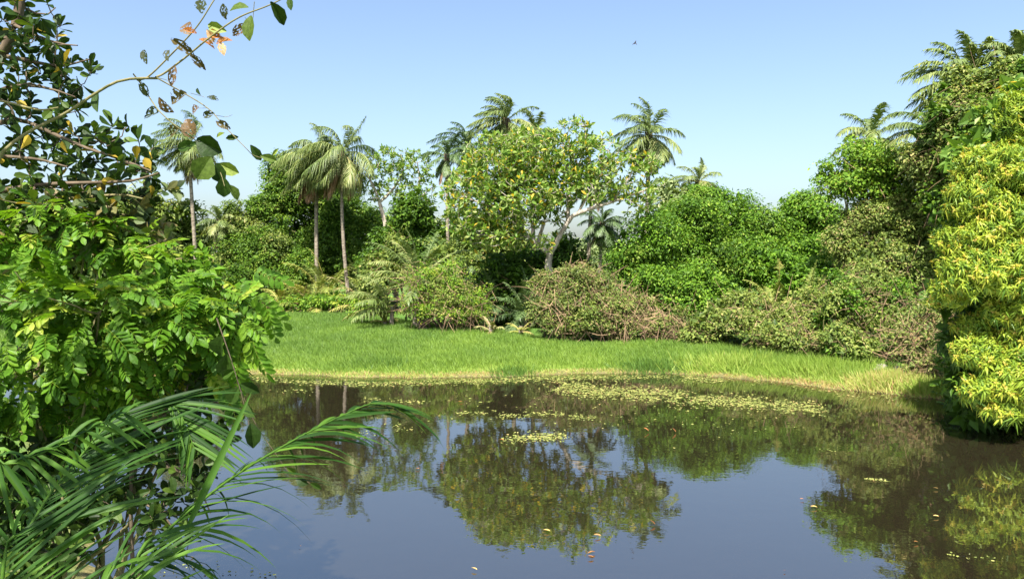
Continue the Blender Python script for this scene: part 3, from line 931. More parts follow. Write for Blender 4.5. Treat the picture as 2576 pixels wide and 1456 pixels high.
bush('undergrowth_bush', 'dark tangled undergrowth in the shade below the spreading tree', 'bush',
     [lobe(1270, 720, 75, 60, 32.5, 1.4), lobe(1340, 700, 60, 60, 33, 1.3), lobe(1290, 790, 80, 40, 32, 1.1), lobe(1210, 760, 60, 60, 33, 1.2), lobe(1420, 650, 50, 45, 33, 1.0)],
     M_DARK, .17, .4, 1.0, stems=5, tone=-.2, twigs=80)  # lowered leaf tone paints in the shade under the spreading tree
bush('light_green_shrub', 'light yellow-green shrub with dark stems at the meadow edge', 'shrub',
     [lobe(1110, 705, 75, 48, 30, 1.1), lobe(1165, 745, 75, 52, 29.6, 1.1), lobe(1040, 750, 50, 45, 30.2, .9), lobe(1085, 765, 60, 42, 29.7, 1.0), lobe(1140, 785, 60, 26, 29.3, .8), lobe(1200, 780, 30, 26, 29.6, .6), lobe(1060, 715, 35, 40, 30, .7)],
     M_LIME, .085, .23, .62, stems=12, tone=.02, fill=.1, twigs=70, mix=(M_OLIVE, .35, 1.0, .05), rag=True)
bush('leafy_bush', 'low green weeds at the foot of the left palm pair', 'bush',
     [lobe(850, 760, 80, 18, 38.6, .8), lobe(770, 765, 60, 16, 38.8, .7), lobe(930, 780, 50, 16, 36.5, .7)], M_LIME, .13, .3, .8, stems=3, twigs=40)

# ---- dry thickets in the middle
bush('dry_thicket', 'tall brown and green vine thicket below the spreading tree', 'thicket',
     [lobe(1430, 735, 75, 62, 27.6, 1.3), lobe(1400, 800, 60, 60, 27.2, 1.2), lobe(1480, 790, 70, 70, 27, 1.2), lobe(1510, 730, 45, 50, 27.8, 1.0), lobe(1380, 740, 40, 60, 28, .9), lobe(1450, 690, 40, 22, 28, .6), lobe(1530, 790, 40, 60, 27.2, .8)],
     M_BROWNISH, .085, .26, 1.0, stems=7, twigs=90, tone=.0, tw=.018, fill=.25, mix=(M_OLIVE, .45, 1.1, -.05), rag=True)
bush('dry_thicket', 'low dry brown thicket along the meadow, below the round tree', 'thicket',
     [lobe(1570, 810, 60, 48, 26.8, 1.0), lobe(1650, 815, 70, 45, 26.7, 1.0), lobe(1720, 825, 60, 35, 26.6, .9), lobe(1590, 770, 60, 35, 27.4, .9)],
     M_BROWNISH, .085, .25, 1.0, stems=7, twigs=160, tone=.1, tw=.018, fill=.25, mix=(M_OLIVE, .3, 1.1, -.1), rag=True)
bush('leafy_bush', 'pale green creeper bush between dry thicket and right bank', 'bush',
     [lobe(1800, 815, 50, 36, 26, .9), lobe(1850, 780, 50, 40, 26.5, 1.0), lobe(1760, 840, 40, 22, 26, .7)], M_OLIVE, .12, .28, 1.0, stems=4, twigs=80)

# ---- right bank thickets
bush('bank_thicket', 'wide low thicket of mixed green and brown on the right bank', 'thicket',
     [lobe(1900, 800, 80, 50, 24.5, 1.2), lobe(1990, 790, 90, 55, 24.4, 1.2), lobe(2080, 780, 90, 70, 24.2, 1.3), lobe(1950, 850, 90, 38, 23.3, 1.0), lobe(2060, 855, 90, 42, 22.6, 1.0)],
     M_OLIVE, .1, .27, 1.0, stems=7, twigs=50, tone=.06, tw=.012, fill=.25, mix=(M_BROWNISH, .35, .9, .1), rag=True)
bush('bank_thicket', 'green creeper mound on the right bank above the pale rocks', 'thicket',
     [lobe(2150, 790, 85, 80, 22.8, 1.3), lobe(2230, 760, 80, 70, 23, 1.2), lobe(2160, 860, 80, 40, 21.6, .9), lobe(2270, 820, 70, 60, 22, 1.0), lobe(2120, 730, 70, 50, 24.5, 1.1)],
     M_OLIVE, .1, .27, 1.05, stems=7, twigs=60, tone=.0, tw=.012, fill=.25, mix=(M_GREEN, .3, 1.1, -.1), rag=True)
bush('bank_thicket', 'brown leaf-littered thicket beside the mango tree', 'thicket',
     [lobe(2300, 860, 62, 50, 19.6, .8), lobe(2350, 810, 50, 60, 20.5, .9), lobe(2330, 920, 50, 28, 18.9, .6)],
     M_BROWNISH, .085, .22, 1.0, stems=5, twigs=130, tone=.12, tw=.012, fill=.2, rag=True)
bush('vine_clad_tree', 'tall vine-draped tree of brown-green leaves on the right', 'tree',
     [lobe(2210, 540, 90, 60, 28, 1.5), lobe(2280, 600, 90, 90, 27.5, 1.6), lobe(2180, 640, 80, 75, 27.5, 1.5), lobe(2320, 500, 75, 90, 27.5, 1.5), lobe(2260, 700, 100, 60, 26, 1.4), lobe(2350, 650, 60, 100, 26.5, 1.4), lobe(2330, 430, 45, 50, 28, 1.0), lobe(2340, 400, 60, 70, 25.6, 1.0), lobe(2380, 480, 60, 90, 25, 1.0)],
     M_OLIVE, .11, .33, 1.0, stems=6, twigs=100, tone=.02, mix=(M_BROWNISH, .3, .9, .0))
bush('open_bush_tree', 'airy yellow-green tree crown below the few-fronded palm', 'tree',
     [lobe(2190, 415, 85, 55, 28, 1.2), lobe(2130, 450, 68, 45, 27.8, 1.0), lobe(2250, 440, 70, 60, 28.4, 1.1), lobe(2105, 475, 45, 28, 27.8, .7), lobe(2180, 485, 80, 40, 27.6, .8)],
     M_LIME, .11, .3, .8, stems=5, bark=M_BARK, tone=-.08, fill=.1, twigs=40)
bush('vine_clad_tree', 'high vine-covered tree at the right, under the shaggy palm', 'tree',
     [lobe(2450, 260, 90, 70, 25, 1.4), lobe(2540, 220, 80, 70, 25, 1.3), lobe(2400, 310, 70, 60, 24.6, 1.2), lobe(2480, 350, 90, 70, 24, 1.3), lobe(2390, 380, 55, 50, 24.6, 1.0), lobe(2560, 330, 70, 80, 24, 1.2), lobe(2470, 480, 110, 120, 24, 1.4)],
     M_OLIVE, .12, .32, 1.05, stems=6, twigs=60, tone=.0, mix=(M_DARK, .35, 1.3, .0))
bush('leafy_bush', 'big-leaved dark bush showing between vine tree and mango', 'bush',
     [lobe(2500, 330, 50, 55, 22, .8), lobe(2450, 390, 45, 35, 22, .7), lobe(2560, 270, 40, 50, 22, .7)], M_BIGLEAF, .24, .36, .8, stems=3, tone=-.1, fill=.15)

# ---- mango tree overhanging the pond at right
Y = 14.0
mx_ = P(2700, 1000, Y)[0]
t = Thing('mango_tree', (mx_, Y + .6, H(mx_, Y + .6)), 'mango tree with golden new leaves hanging over the pond at right', 'tree')
lb = [lobe(2560, 300, 50, 75, Y + .6, .7), lobe(2500, 430, 95, 70, Y, .8), lobe(2440, 500, 62, 62, Y - .1, .6), lobe(2450, 415, 55, 45, Y, .5), lobe(2530, 560, 105, 75, Y - .3, .8), lobe(2410, 610, 60, 50, Y, .55), lobe(2470, 690, 105, 70, Y - .5, .8),
      lobe(2380, 740, 52, 42, Y - .1, .5), lobe(2570, 720, 80, 90, Y - .6, .8), lobe(2550, 850, 60, 45, Y - .4, .5), lobe(2450, 885, 62, 50, Y - .5, .5), lobe(2530, 950, 85, 55, Y - .8, .6), lobe(2470, 975, 60, 38, Y - .8, .45),
      lobe(2520, 1025, 55, 30, Y - .9, .4), lobe(2420, 675, 50, 45, Y - .2, .45), lobe(2510, 785, 60, 40, Y - .4, .45), lobe(2450, 815, 50, 36, Y - .1, .4), lobe(2560, 800, 50, 50, Y - .6, .4), lobe(2560, 900, 60, 50, Y - .6, .5), lobe(2470, 600, 70, 50, Y - .4, .5), lobe(2550, 640, 70, 50, Y - .7, .5), lobe(2660, 450, 110, 190, Y + .2, 1.2), lobe(2680, 750, 110, 200, Y, 1.2), lobe(2680, 1000, 90, 90, Y - .4, .9)]
sk = [(np.vstack([t.base - UP * .2, P(2690, 1000, Y + .5), P(2650, 800, Y + .4), P(2640, 600, Y + .3), P(2620, 350, Y + .4)]), .2, .06)]
w = MB()
for pts_, r0, r1 in sk:
    tube(w, resample(pts_, 20), r0, r1, 9)
for c, R in lb:
    trunk_to(w, P(2645, 760 + (c[2] < 2) * 150, Y + .4), c, .05, .015, wob=.08)
t.part('trunk', w, M_BARKD, smooth=True)
va, vl = [], []
for k in range(10):
    nlv = 13
    th = np.arange(nlv) * 2.4 + rng.normal(size=nlv) * .25
    u = np.linspace(0, 1, nlv)
    gold = [.06, .14, .2, .27, .35, .43, .52, .18, .3, .56][k]
    ax = np.stack([np.cos(th) * (.3 + .75 * u), np.sin(th) * (.3 + .75 * u), .8 - 1.15 * u], 1) + .12 * rng.normal(size=(nlv, 3))
    ln, dr = rng.uniform(.7, 1.15, nlv), .5 + .5 * u + .15 * rng.normal(size=nlv)
    tn = np.clip(gold + (1 - u) * (.42 if k > 5 else .2) + .07 * rng.normal(size=nlv), 0, 1)
    for lst, shp, fo in ((va, LANCE, .14), (vl, LANCE_L, None)):
        v = MB()
        blades(v, np.zeros((nlv, 3)) - UP * .3 * u[:, None], ax, UP * .9 - .5 * np.stack([np.cos(th), np.sin(th), 0 * th], 1), ln, .17, *shp, dr, fo, tn)
        lst.append(v)
Ms, rank = [], []
for c, R in lb:
    n = int((430 if c[0] / c[1] < .72 else 70) * (R[0] * R[2]) ** 1.0 / .35) + 14
    d = rdirs(n * 2); d = d[(d[:, 1] < .35) & (d[:, 2] > -.75)][:n]
    for q in d:
        dep = rng.random()
        p = c + q * R * (1.0 - .3 * dep) * (1 + .16 * math.sin(q[0] * 7 + c[2] * 9) * math.sin(q[2] * 8 + c[0] * 5))
        if p[2] < .05: continue
        a = nz(q * .7 + UP * .55 + rng.normal(size=3) * .3)
        e = nz(np.cross(a, rng.normal(size=3)))
        M = np.eye(4); s = rng.uniform(.11, .19)
        M[:3, 0] = e * s; M[:3, 1] = np.cross(a, e) * s; M[:3, 2] = a * s; M[:3, 3] = p
        Ms.append(M)
        X_ = p[0] / p[1]
        rank.append(dep + (p[1] - Y) * .3 + (5 if X_ > .69 else 0))
place_many(t, 'leaf_cluster', va, Ms, 300, np.array(rank), M_MANGO, 'foliage', vl)
f = MB()
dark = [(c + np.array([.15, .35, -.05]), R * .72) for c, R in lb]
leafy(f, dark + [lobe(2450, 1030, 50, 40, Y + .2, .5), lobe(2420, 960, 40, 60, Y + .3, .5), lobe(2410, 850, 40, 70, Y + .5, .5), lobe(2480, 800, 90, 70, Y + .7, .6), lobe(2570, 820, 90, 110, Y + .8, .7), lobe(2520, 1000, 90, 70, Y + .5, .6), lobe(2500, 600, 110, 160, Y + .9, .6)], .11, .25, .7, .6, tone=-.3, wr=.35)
t.part('inner_foliage', f, M_DARK, kind='stuff')  # leaf colour darkened to paint the shade in the crown's gaps

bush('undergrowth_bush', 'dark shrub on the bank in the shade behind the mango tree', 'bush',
     [lobe(2480, 930, 90, 80, 16.6, .8), lobe(2590, 920, 90, 100, 16.4, .9), lobe(2450, 1000, 60, 40, 16.2, .6), lobe(2560, 1020, 90, 40, 15.2, .7), lobe(2690, 980, 100, 100, 15.5, .9)], M_DARK, .1, .26, .9, stems=5, tone=-.15)  # added with darkened leaves to keep the gap under the mango dark

# ------------------------------------------------------------------ meadow grass
edge = [(-400, 770), (300, 780), (560, 783), (700, 783), (930, 797), (1000, 812), (1200, 832), (1400, 856), (1500, 862), (1800, 858), (1850, 880), (2000, 893), (2200, 925), (2330, 950), (2450, 990), (2700, 1040)]
EP = np.array([G(x, y, .45)[:2] for x, y in edge])
eth = np.arctan2(EP[:, 0], EP[:, 1]); erd = np.hypot(EP[:, 0], EP[:, 1])
N = 1000000
Yg = np.exp(rng.uniform(math.log(15.5), math.log(46), N)); Xg = rng.uniform(-.78, .72, N) * Yg
ok = np.hypot(Xg, Yg) < np.interp(np.arctan2(Xg, Yg), eth, erd) + .8
Xg, Yg = Xg[ok], Yg[ok]
sd = pond_sd(Xg, Yg)
ok = sd > -.12 * rng.random(len(sd))
Xg, Yg, sd = Xg[ok], Yg[ok], sd[ok]
k = rng.random(len(Xg)) < np.clip(.75 + sd / 1.2, 0, 1)
Xg, Yg, sd = Xg[k], Yg[k], sd[k]
if len(Xg) > 430000:
    k = rng.permutation(len(Xg))[:430000]; Xg, Yg, sd = Xg[k], Yg[k], sd[k]
Zg = height(Xg, Yg)
n1_, n2_ = noise2(Xg, Yg, 1.0), noise2(Xg + 40, Yg * .6, .45)
right = np.clip((Xg / Yg - .22) / .1, 0, 1) * np.clip(1.6 - sd * .15, 0, 1)
hgt = (.16 + .06 * np.clip(n1_ + .3, 0, 1.5) + .16 * right * np.clip(sd, 0, 1)) * np.clip(.3 + sd / 1.5, .3, 1) * rng.uniform(.6, 1.35, len(Xg))
tone = .29 - .12 * np.clip(n1_, -.6, 1) + .13 * n2_ - .1 * np.clip((Yg - 26) / 14, 0, 1) + .08 + .09 * rng.normal(size=len(Xg)) + .26 * np.exp(-np.maximum(sd, 0) / .9) + .12 * right + .45 * (sd < .3) * rng.random(len(Xg)) ** 1.5
hm = nz(np.stack([rng.normal(size=len(Xg)) * .4 - .15, rng.normal(size=len(Xg)) * .4, np.full(len(Xg), 1.0)], 1))
pos = np.stack([Xg, Yg, Zg - .01], 1)
Wd = (.006 + .0006 * Yg) * rng.uniform(.7, 1.3, len(Xg))
sdv = nz(np.stack([np.ones(len(Xg)), rng.normal(size=len(Xg)) * .6, np.zeros(len(Xg))], 1))
tip = pos + hm * hgt[:, None] + np.stack([rng.normal(size=len(Xg)) * .25 - .12, rng.normal(size=len(Xg)) * .25, -.08 * np.ones(len(Xg))], 1) * hgt[:, None]
V = np.stack([pos - sdv * Wd[:, None] * .5, pos + sdv * Wd[:, None] * .5, tip], 1)
mb = MB()
mb.add(V, None, np.arange(len(Xg) * 3).reshape(-1, 3), r=np.repeat(np.clip(tone, 0, 1), 3))
solo('meadow_grass', mb, M_GRASS, 'short bright green grass of the meadow beyond the pond', 'grass', 'stuff')


def tuft(name, label, x, y, rx, ry, n, h, tone, lean=-.25):
    c = G(x, y, .12)
    base = np.array([c[0], c[1], H(c[0], c[1])])
    q = rng.normal(size=(n, 2)) * np.array([rx, ry])
    X, Y_ = base[0] + q[:, 0], base[1] + q[:, 1]
    ok = pond_sd(X, Y_) > -.1
    X, Y_ = X[ok], Y_[ok]; n = len(X)
    p = np.stack([X, Y_, height(X, Y_)], 1)
    ax = nz(np.stack([rng.normal(size=n) * .35 + lean * .5 + .3 * (X - base[0]), rng.normal(size=n) * .3 - .1, np.ones(n)], 1))
    m_ = MB()
    blades(m_, p, ax, np.array([0, -1, .2]) + .5 * rdirs(n), h * rng.uniform(.5, 1.2, n), .016, [0, .5, 1], [.8, 1, .1], rng.uniform(0, .35, n), None, np.clip(tone + .07 * rng.normal(size=n), 0, 1))
    t_ = Thing(name, base, label, 'grass', 'grass tussocks by the water')
    t_.part('blades', m_, M_GRASS, kind='stuff')


tuft('grass_tuft', 'pale straw-coloured grass clump leaning over the right waterline', 2250, 968, .5, .22, 3000, .42, .85)
tuft('grass_tuft', 'green reed-like grass right of the straw clump, by the mango', 2345, 982, .3, .2, 900, .4, .72)
tuft('grass_tuft', 'dark green tussock at the water edge in the middle', 1640, 925, .45, .3, 900, .34, .16)
tuft('grass_tuft', 'small dark tussock at the water edge below the light shrub', 1300, 935, .3, .2, 500, .28, .2)
tuft('grass_tuft', 'green tussock at the shore left of centre', 960, 920, .45, .3, 700, .3, .2)
tuft('grass_tuft', 'brownish-green tall grass hummock on the right bank', 1840, 925, .7, .4, 1500, .45, .7)
tuft('grass_tuft', 'tall green grass hummock below the bank thicket', 2090, 940, .8, .35, 1800, .45, .6)

# ---- pale rocks on the bank
c = G(2235, 912, .5)
c[2] = H(c[0], c[1])
t = Thing('rock_pile', c, 'pile of pale rocks on the right bank above the straw grass', 'rocks')
for k in range(9):
    q = c + np.array([rng.normal() * .3, rng.normal() * .3, .08 + .22 * max(0, .5 - abs(k - 4) / 8)])
    q[2] = H(q[0], q[1]) + .03 + .05 * (k % 3)
    me_ = MB()
    th, ph = np.meshgrid(np.arange(8) * math.pi / 4, np.linspace(.25, math.pi - .25, 6))
    rr = .11 * rng.uniform(.6, 1.3) * (1 + .16 * rng.normal(size=th.shape))
    V = q + np.stack([rr * np.sin(ph) * np.cos(th) * 1.3, rr * np.sin(ph) * np.sin(th), rr * np.cos(ph) * .75], -1)
    i_ = np.arange(5)[:, None] * 8; j_ = np.arange(8)[None]
    me_.add(V, np.stack([i_ + j_, i_ + (j_ + 1) % 8, i_ + 8 + (j_ + 1) % 8, i_ + 8 + j_], -1).reshape(-1, 4),
            [[0, k_ + 1, k_ + 2] for k_ in range(6)] + [[40, 40 + k_ + 2, 40 + k_ + 1] for k_ in range(6)])
    t.part('rock', me_, M_ROCK)

# ------------------------------------------------------------------ floating pondweed and fallen leaves
pp = []


def mat_of_pads(pts, thick, n, ys=1.0):
    pts = np.array(pts, float)
    s = np.concatenate([[0], np.cumsum(np.linalg.norm(np.diff(pts, axis=0), axis=1))])
    q = rng.uniform(0, s[-1], n)
    X = np.interp(q, s, pts[:, 0]); Y_ = np.interp(q, s, pts[:, 1])
    off = rng.normal(size=(n, 2)) * np.array([thick * 1.8, thick])
    cl = noise2(X * .05 + off[:, 0] * .05, Y_ * .15 + off[:, 1] * .15, .8)
    for x_, y_, c_ in zip(X + off[:, 0], Y_ + off[:, 1], cl):
        if y_ > 940 and (c_ > -.35 or rng.random() < .12):
            pp.append(G(x_, y_, .012))


mat_of_pads([(1390, 968), (1500, 985), (1640, 990), (1720, 995)], 9, 1700)
mat_of_pads([(1620, 1000), (1760, 1005), (1880, 1012), (1990, 1022), (2065, 1030)], 8, 1700)
mat_of_pads([(1180, 962), (1300, 955), (1450, 950), (1700, 949), (1820, 956)], 4, 1100)
mat_of_pads([(640, 950), (800, 963), (950, 965), (1100, 962), (1220, 956)], 4, 900)
mat_of_pads([(1280, 1105), (1350, 1100), (1420, 1096)], 6, 330)
mat_of_pads([(1245, 1045), (1330, 1042), (1420, 1040)], 4, 150)
mat_of_pads([(1150, 1040), (1240, 1036)], 3, 60)
mat_of_pads([(1430, 1048), (1500, 1052)], 3, 60)
mat_of_pads([(2180, 1203), (2215, 1207), (2235, 1212)], 2, 45)
mat_of_pads([(900, 1000), (960, 1006), (1080, 1012)], 4, 80)
mat_of_pads([(640, 975), (720, 985), (800, 980)], 5, 50)
mat_of_pads([(2380, 1395), (2470, 1402), (2530, 1408)], 3, 14)
mat_of_pads([(2055, 1132), (2100, 1133)], 2, 12)
mat_of_pads([(880, 1100), (1000, 1075), (1080, 1085)], 6, 60)
mat_of_pads([(1100, 1010), (1500, 1030), (2000, 1060)], 30, 180)
mat_of_pads([(1900, 960), (2100, 985), (2300, 1010)], 7, 120)
mat_of_pads([(700, 1450), (480, 1420), (330, 1440)], 10, 40)
pp = np.array(pp)
pp = pp[pond_sd(pp[:, 0], pp[:, 1]) < .12]
n = len(pp)
th = np.arange(7) * 2 * math.pi / 8 + .4
rad = .026 * rng.uniform(.55, 1.35, n) * np.clip(pp[:, 1] / 16, .55, 1.15)
rot = rng.uniform(0, 6.28, n)
ring = np.stack([np.cos(th[None] + rot[:, None]) * rad[:, None], np.sin(th[None] + rot[:, None]) * rad[:, None] * 1.0, rng.normal(size=(n, 7)) * .003], -1) + pp[:, None]
ring[..., 2] += rng.uniform(0, .01, n)[:, None]
V = np.concatenate([pp[:, None] + np.array([0, 0, -.004]), ring], 1)
k0 = (np.arange(n) * 8)[:, None]
T = np.concatenate([k0 + np.array([[0, i + 1, i + 2]]) for i in range(6)])
mb = MB()
mb.add(V, None, T, r=np.repeat(np.clip(.5 + .22 * rng.normal(size=n), 0, 1), 8))
solo('floating_pondweed', mb, M_PAD, 'small yellow-green pads of pondweed drifting in mats', 'pondweed', 'stuff')

fl = unit_leaves([.1, .3, .5, .95], .38, LANCE, .25)
flm = [v.mesh('fallen_leaf', M_FALLEN) for v in fl]
for i, (x, y, s, lab) in enumerate([
        (1164, 1010, 15, 'orange leaf curled up on the water near the far left shore'),
        (1632, 1084, 20, 'orange leaf standing on the water below the weed mat'),
        (1700, 1086, 18, 'flat orange leaf right of the standing orange leaf'),
        (1268, 1106, 16, 'orange leaf at the left end of the round weed patch'),
        (1384, 1335, 22, 'yellow leaf floating in the reflection of the spreading tree'),
        (1512, 1346, 24, 'pinkish leaf floating at the tip of the tree reflection'),
        (1648, 1318, 20, 'upright red leaf beside the reflected palm crown'),
        (1497, 1387, 26, 'pair of red leaf shreds in open water, upper one'),
        (1494, 1400, 20, 'pair of red leaf shreds in open water, lower one'),
        (1200, 1432, 22, 'yellow-green leaf floating at the bottom of the picture'),
        (757, 1372, 7, 'tiny orange leaf near the palm frond tips'),
        (2056, 1275, 22, 'yellow leaf at the left edge of the right tree reflection'),
        (2022, 1254, 14, 'small pink leaf left of the right tree reflection'),
        (2360, 1228, 14, 'pale leaf on the dark water below the mango'),
        (2362, 1298, 18, 'thin yellow leaf on the dark water below the mango'),
        (1976, 1433, 8, 'tiny red leaf at the bottom right of the open water'),
        (1055, 1178, 12, 'orange leaf on the water right of the palm frond tip'),
        (2310, 1362, 16, 'brown leaf in the lower right reflections')]):
    c = G(x, y, .02)
    o = bpy.data.objects.new('fallen_leaf', flm[3 if ('yellow' in lab or 'pale' in lab) else i % 3])
    a = rng.uniform(-.5, .5) + (math.pi / 2)
    o.location = c
    o.rotation_euler = (.25 if 'upright' not in lab and 'standing' not in lab else .9, rng.normal() * .2, a)
    sc_ = px(s, c[1]) * .8
    o.scale = (sc_, sc_, sc_)
    COL.objects.link(o)
    tag(o, lab, 'leaf', 'fallen leaves on the pond')

# ---- bird
c = P(1598, 108, 60)
t = MB()
tube(t, np.array([c + np.array([-.09, 0, -.12]), c + np.array([-.03, 0, -.03]), c + np.array([.03, 0, .08]), c + np.array([.06, 0, .17])]), np.array([.02, .055, .05, .012]), None, 7)
bird = Thing('bird', c, 'tiny dark bird flying high in the clear sky', 'bird')
bird.part('body', t, M_BIRD, smooth=True)
for s in (-1, 1):
    w_ = MB()
    blades(w_, c[None], np.array([[-.6 * s - .3, .3 * s, -.5]]), np.array([[0, -1, .4]]), .28, .09, [0, .4, .8, 1], [.9, 1, .5, .05], .1, .1)
    bird.part('wing', w_, M_BIRD)

# ================================================================== foreground, left bank
# ---- leathery-leaved tree at the upper left; crown goes on beyond the frame, with unseen lobes added for shade
Y = 5.6
bx = P(-420, 700, Y)[0]
t = Thing('leathery_leaved_tree', (bx, Y, H(bx, Y)), 'dark tree with leathery leaves and crooked grey branches in the upper left corner', 'tree')
sk = [(np.vstack([t.base - UP * .2, P(-380, 900, Y), P(-250, 650, Y), P(-120, 420, Y), P(-30, 200, Y), P(40, 60, Y), P(60, -120, Y), P(60, -300, Y - .2)]), 0.0682, 0.0279),
      (poly([(-120, 420), (-40, 330), (40, 300), (120, 330), (210, 370), (300, 400), (380, 430)], Y, -.3), 0.0217, 0.0062),
      (poly([(-60, 260), (0, 225), (70, 215), (130, 225), (190, 245)], Y, -.2), 0.0186, 0.0050),
      (poly([(0, 140), (60, 150), (130, 165), (190, 160), (225, 150)], Y, .1), 0.0174, 0.0050),
      (poly([(30, 60), (90, 90), (150, 110), (195, 115)], Y, -.2), 0.0136, 0.0043),
      (poly([(-200, 560), (-80, 500), (60, 470), (200, 460), (330, 455), (400, 435)], Y, -.4), 0.0248, 0.0062),
      (poly([(0, -20), (60, 20), (110, 40), (140, 20)], Y, .2), 0.0124, 0.0037),
      (poly([(-100, 400), (0, 395), (90, 400), (170, 420)], Y, -.6), 0.0186, 0.0050),
      (poly([(-250, 650), (-60, 600), (100, 570), (250, 550)], Y, -.3), 0.0217, 0.0062)]
lb = [lobe(20, 70, 85, 95, Y, .5), lobe(120, 130, 70, 80, Y, .45), lobe(60, 210, 110, 60, Y, .5), lobe(175, 190, 45, 60, Y, .3), lobe(40, 330, 90, 60, Y, .5), lobe(190, 310, 100, 50, Y, .4),
      lobe(290, 370, 90, 55, Y - .1, .4), lobe(130, 420, 140, 60, Y, .5), lobe(340, 430, 70, 40, Y - .1, .3), lobe(130, 15, 25, 30, Y, .15), lobe(220, 500, 150, 60, Y - .2, .5), lobe(30, 520, 100, 70, Y, .5)]
off = [(P(-260, 150, Y), np.array([.6, .5, .7])), (P(-150, -200, Y), np.array([.7, .6, .4])), (P(-300, 420, Y), np.array([.5, .5, .5])), (np.array([-3.2, 3.45, 4.95]), np.array([.75, .45, .3])), (np.array([-2.0, 1.4, 4.6]), np.array([.6, .5, .25]))]  # last two: unseen lobes added to shade the pinnate bush and near palm
tips = np.concatenate([in_lobes(lb, 215, .2), in_lobes(off, 190, .1)])
w, dirs = grow(sk, tips, .004, .011)
t.part('branches', w, M_BARKD, smooth=True)
Ms = rosettes(tips, dirs, 6, .105, jit=.8, spread=1.1)
for i_, m_ in enumerate(Ms):
    if m_[1, 3] < 4.6: m_[:3, :3] *= 1.4
va = unit_leaves(np.r_[rng.uniform(.0, .85, 16), .99], .52, OBOV)
scr = np.array([m_[0, 3] / m_[1, 3] for m_ in Ms]); scz = np.array([(m_[2, 3] - CAMH) / m_[1, 3] for m_ in Ms])
place_many(t, 'leaf', va, Ms, 300, -scr + (scz > .36) * 3 + rng.random(len(Ms)) * .25, M_FGDARK, 'foliage')

# ---- grey-green vine tangle hanging between the tree and the pinnate bush
Y = 5.5
bx = P(-300, 700, Y)[0]
t = Thing('climbing_vine', (bx, Y, H(bx, Y)), 'tangled greyish vine with bare brown stems at left, above the pinnate bush', 'vine')
sk = [(np.vstack([t.base - UP * .1, P(-200, 800, Y), P(-60, 660, Y), P(80, 600, Y), P(220, 590, Y - .1), P(330, 610, Y - .1), P(400, 640, Y - .1)]), .03, .008),
      (poly([(-60, 560), (60, 520), (180, 500), (300, 490), (360, 500)], Y, -.2), .02, .006), (poly([(80, 600), (180, 560), (270, 540), (370, 545)], Y, .2), .016, .005), (poly([(-40, 700), (100, 650), (260, 640), (420, 660)], Y + .1, 0), .02, .006)]
lb = [lobe(120, 530, 130, 60, Y, .4), lobe(280, 520, 110, 60, Y, .35), lobe(200, 610, 170, 50, Y, .4), lobe(370, 590, 80, 50, Y, .3), lobe(40, 620, 90, 60, Y, .4), lobe(400, 490, 40, 40, Y + .1, .2)]
tips = in_lobes(lb, 210, .2)
w, dirs = grow(sk, tips, .003, .007)
t.part('stems', w, M_STEMG, smooth=True)
Ms = rosettes(tips, dirs, 4, .1, jit=.8, droop=.5, spread=1.2)
va = unit_leaves(rng.uniform(.0, 1, 14), .6, OVAL)
place_many(t, 'leaf', va, Ms, 300, np.array([m_[1, 3] for m_ in Ms]), M_VINE, 'foliage')


# ---- pinnate-leaved bush
def compound(r, droop, bend, shp=OVAL):
    v = MB()
    k = np.linspace(0, 1, 10)
    pts = np.stack([bend * k ** 2, k, -droop * k ** 2], 1)
    tube(v, pts, .008, .003, 4, .9)
    T = nz(np.gradient(pts, axis=0))
    for q in range(6):
        u = .2 + .78 * q / 5.5
        p = np.array([np.interp(u, k, pts[:, c_]) for c_ in range(3)])
        tt = np.array([np.interp(u, k, T[:, c_]) for c_ in range(3)])
        for s in (-1, 1):
            ax = nz(np.array([s, 0, 0]) * .85 + tt * .5 + np.array([0, 0, -.15]) + rng.normal(size=3) * .08)
            blades(v, p[None], ax[None], nz(np.array([[0, 0, 1.0]]) + rng.normal(size=3) * .15), .34 * (1 - .25 * abs(u - .6)), .165, *shp, 0, .1, np.clip(r + rng.normal() * .07, 0, 1), .12)
    blades(v, pts[-1:], T[-1:], np.array([[0, 0, 1.0]]), .33, .17, *shp, 0, .1, r, .15)
    return v


CP = [(.15, .35, .1), (.3, .25, -.1), (.45, .4, .12), (.55, .2, .0), (.65, .5, -.08), (.5, .6, .1), (.8, .35, -.1), (.35, .45, .05), (.6, .3, .15), (.95, .4, 0)]
va = [compound(*q) for q in CP]
vl = [compound(*q, OVAL_L) for q in CP]
Y = 5.0
bx = P(60, 700, Y)[0]
t = Thing('pinnate_bush', (bx, Y + .3, H(bx, Y + .3)), 'bright green bush with feathery compound leaves leaning over the pond at left', 'bush')
lb = [lobe(560, 755, 80, 52, Y + .2, .3), lobe(440, 730, 100, 58, Y + .2, .35), lobe(600, 790, 62, 62, Y + .1, .2), lobe(470, 800, 120, 90, Y, .4), lobe(250, 790, 170, 110, Y - .2, .45), lobe(80, 770, 130, 110, Y - .2, .45),
      lobe(330, 715, 130, 48, Y + .2, .4), lobe(330, 900, 140, 80, Y, .4), lobe(110, 920, 160, 100, Y - .1, .45), lobe(570, 880, 50, 60, Y + .1, .2), lobe(300, 990, 110, 60, Y + .1, .35), lobe(100, 1040, 150, 80, Y + .1, .4), lobe(480, 920, 70, 60, Y + .2, .25), lobe(525, 690, 50, 32, Y + .3, .25), lobe(110, 520, 110, 45, Y + .3, .3), lobe(230, 575, 110, 45, Y + .3, .3), lobe(350, 630, 90, 40, Y + .3, .3), lobe(450, 655, 60, 35, Y + .3, .25), lobe(40, 620, 100, 60, Y + .2, .3)]
sk = MB()
for c, R in lb:
    trunk_to(sk, t.base + np.array([rng.normal() * .1, rng.normal() * .1, -.1]), c, .022, .006, wob=.07)
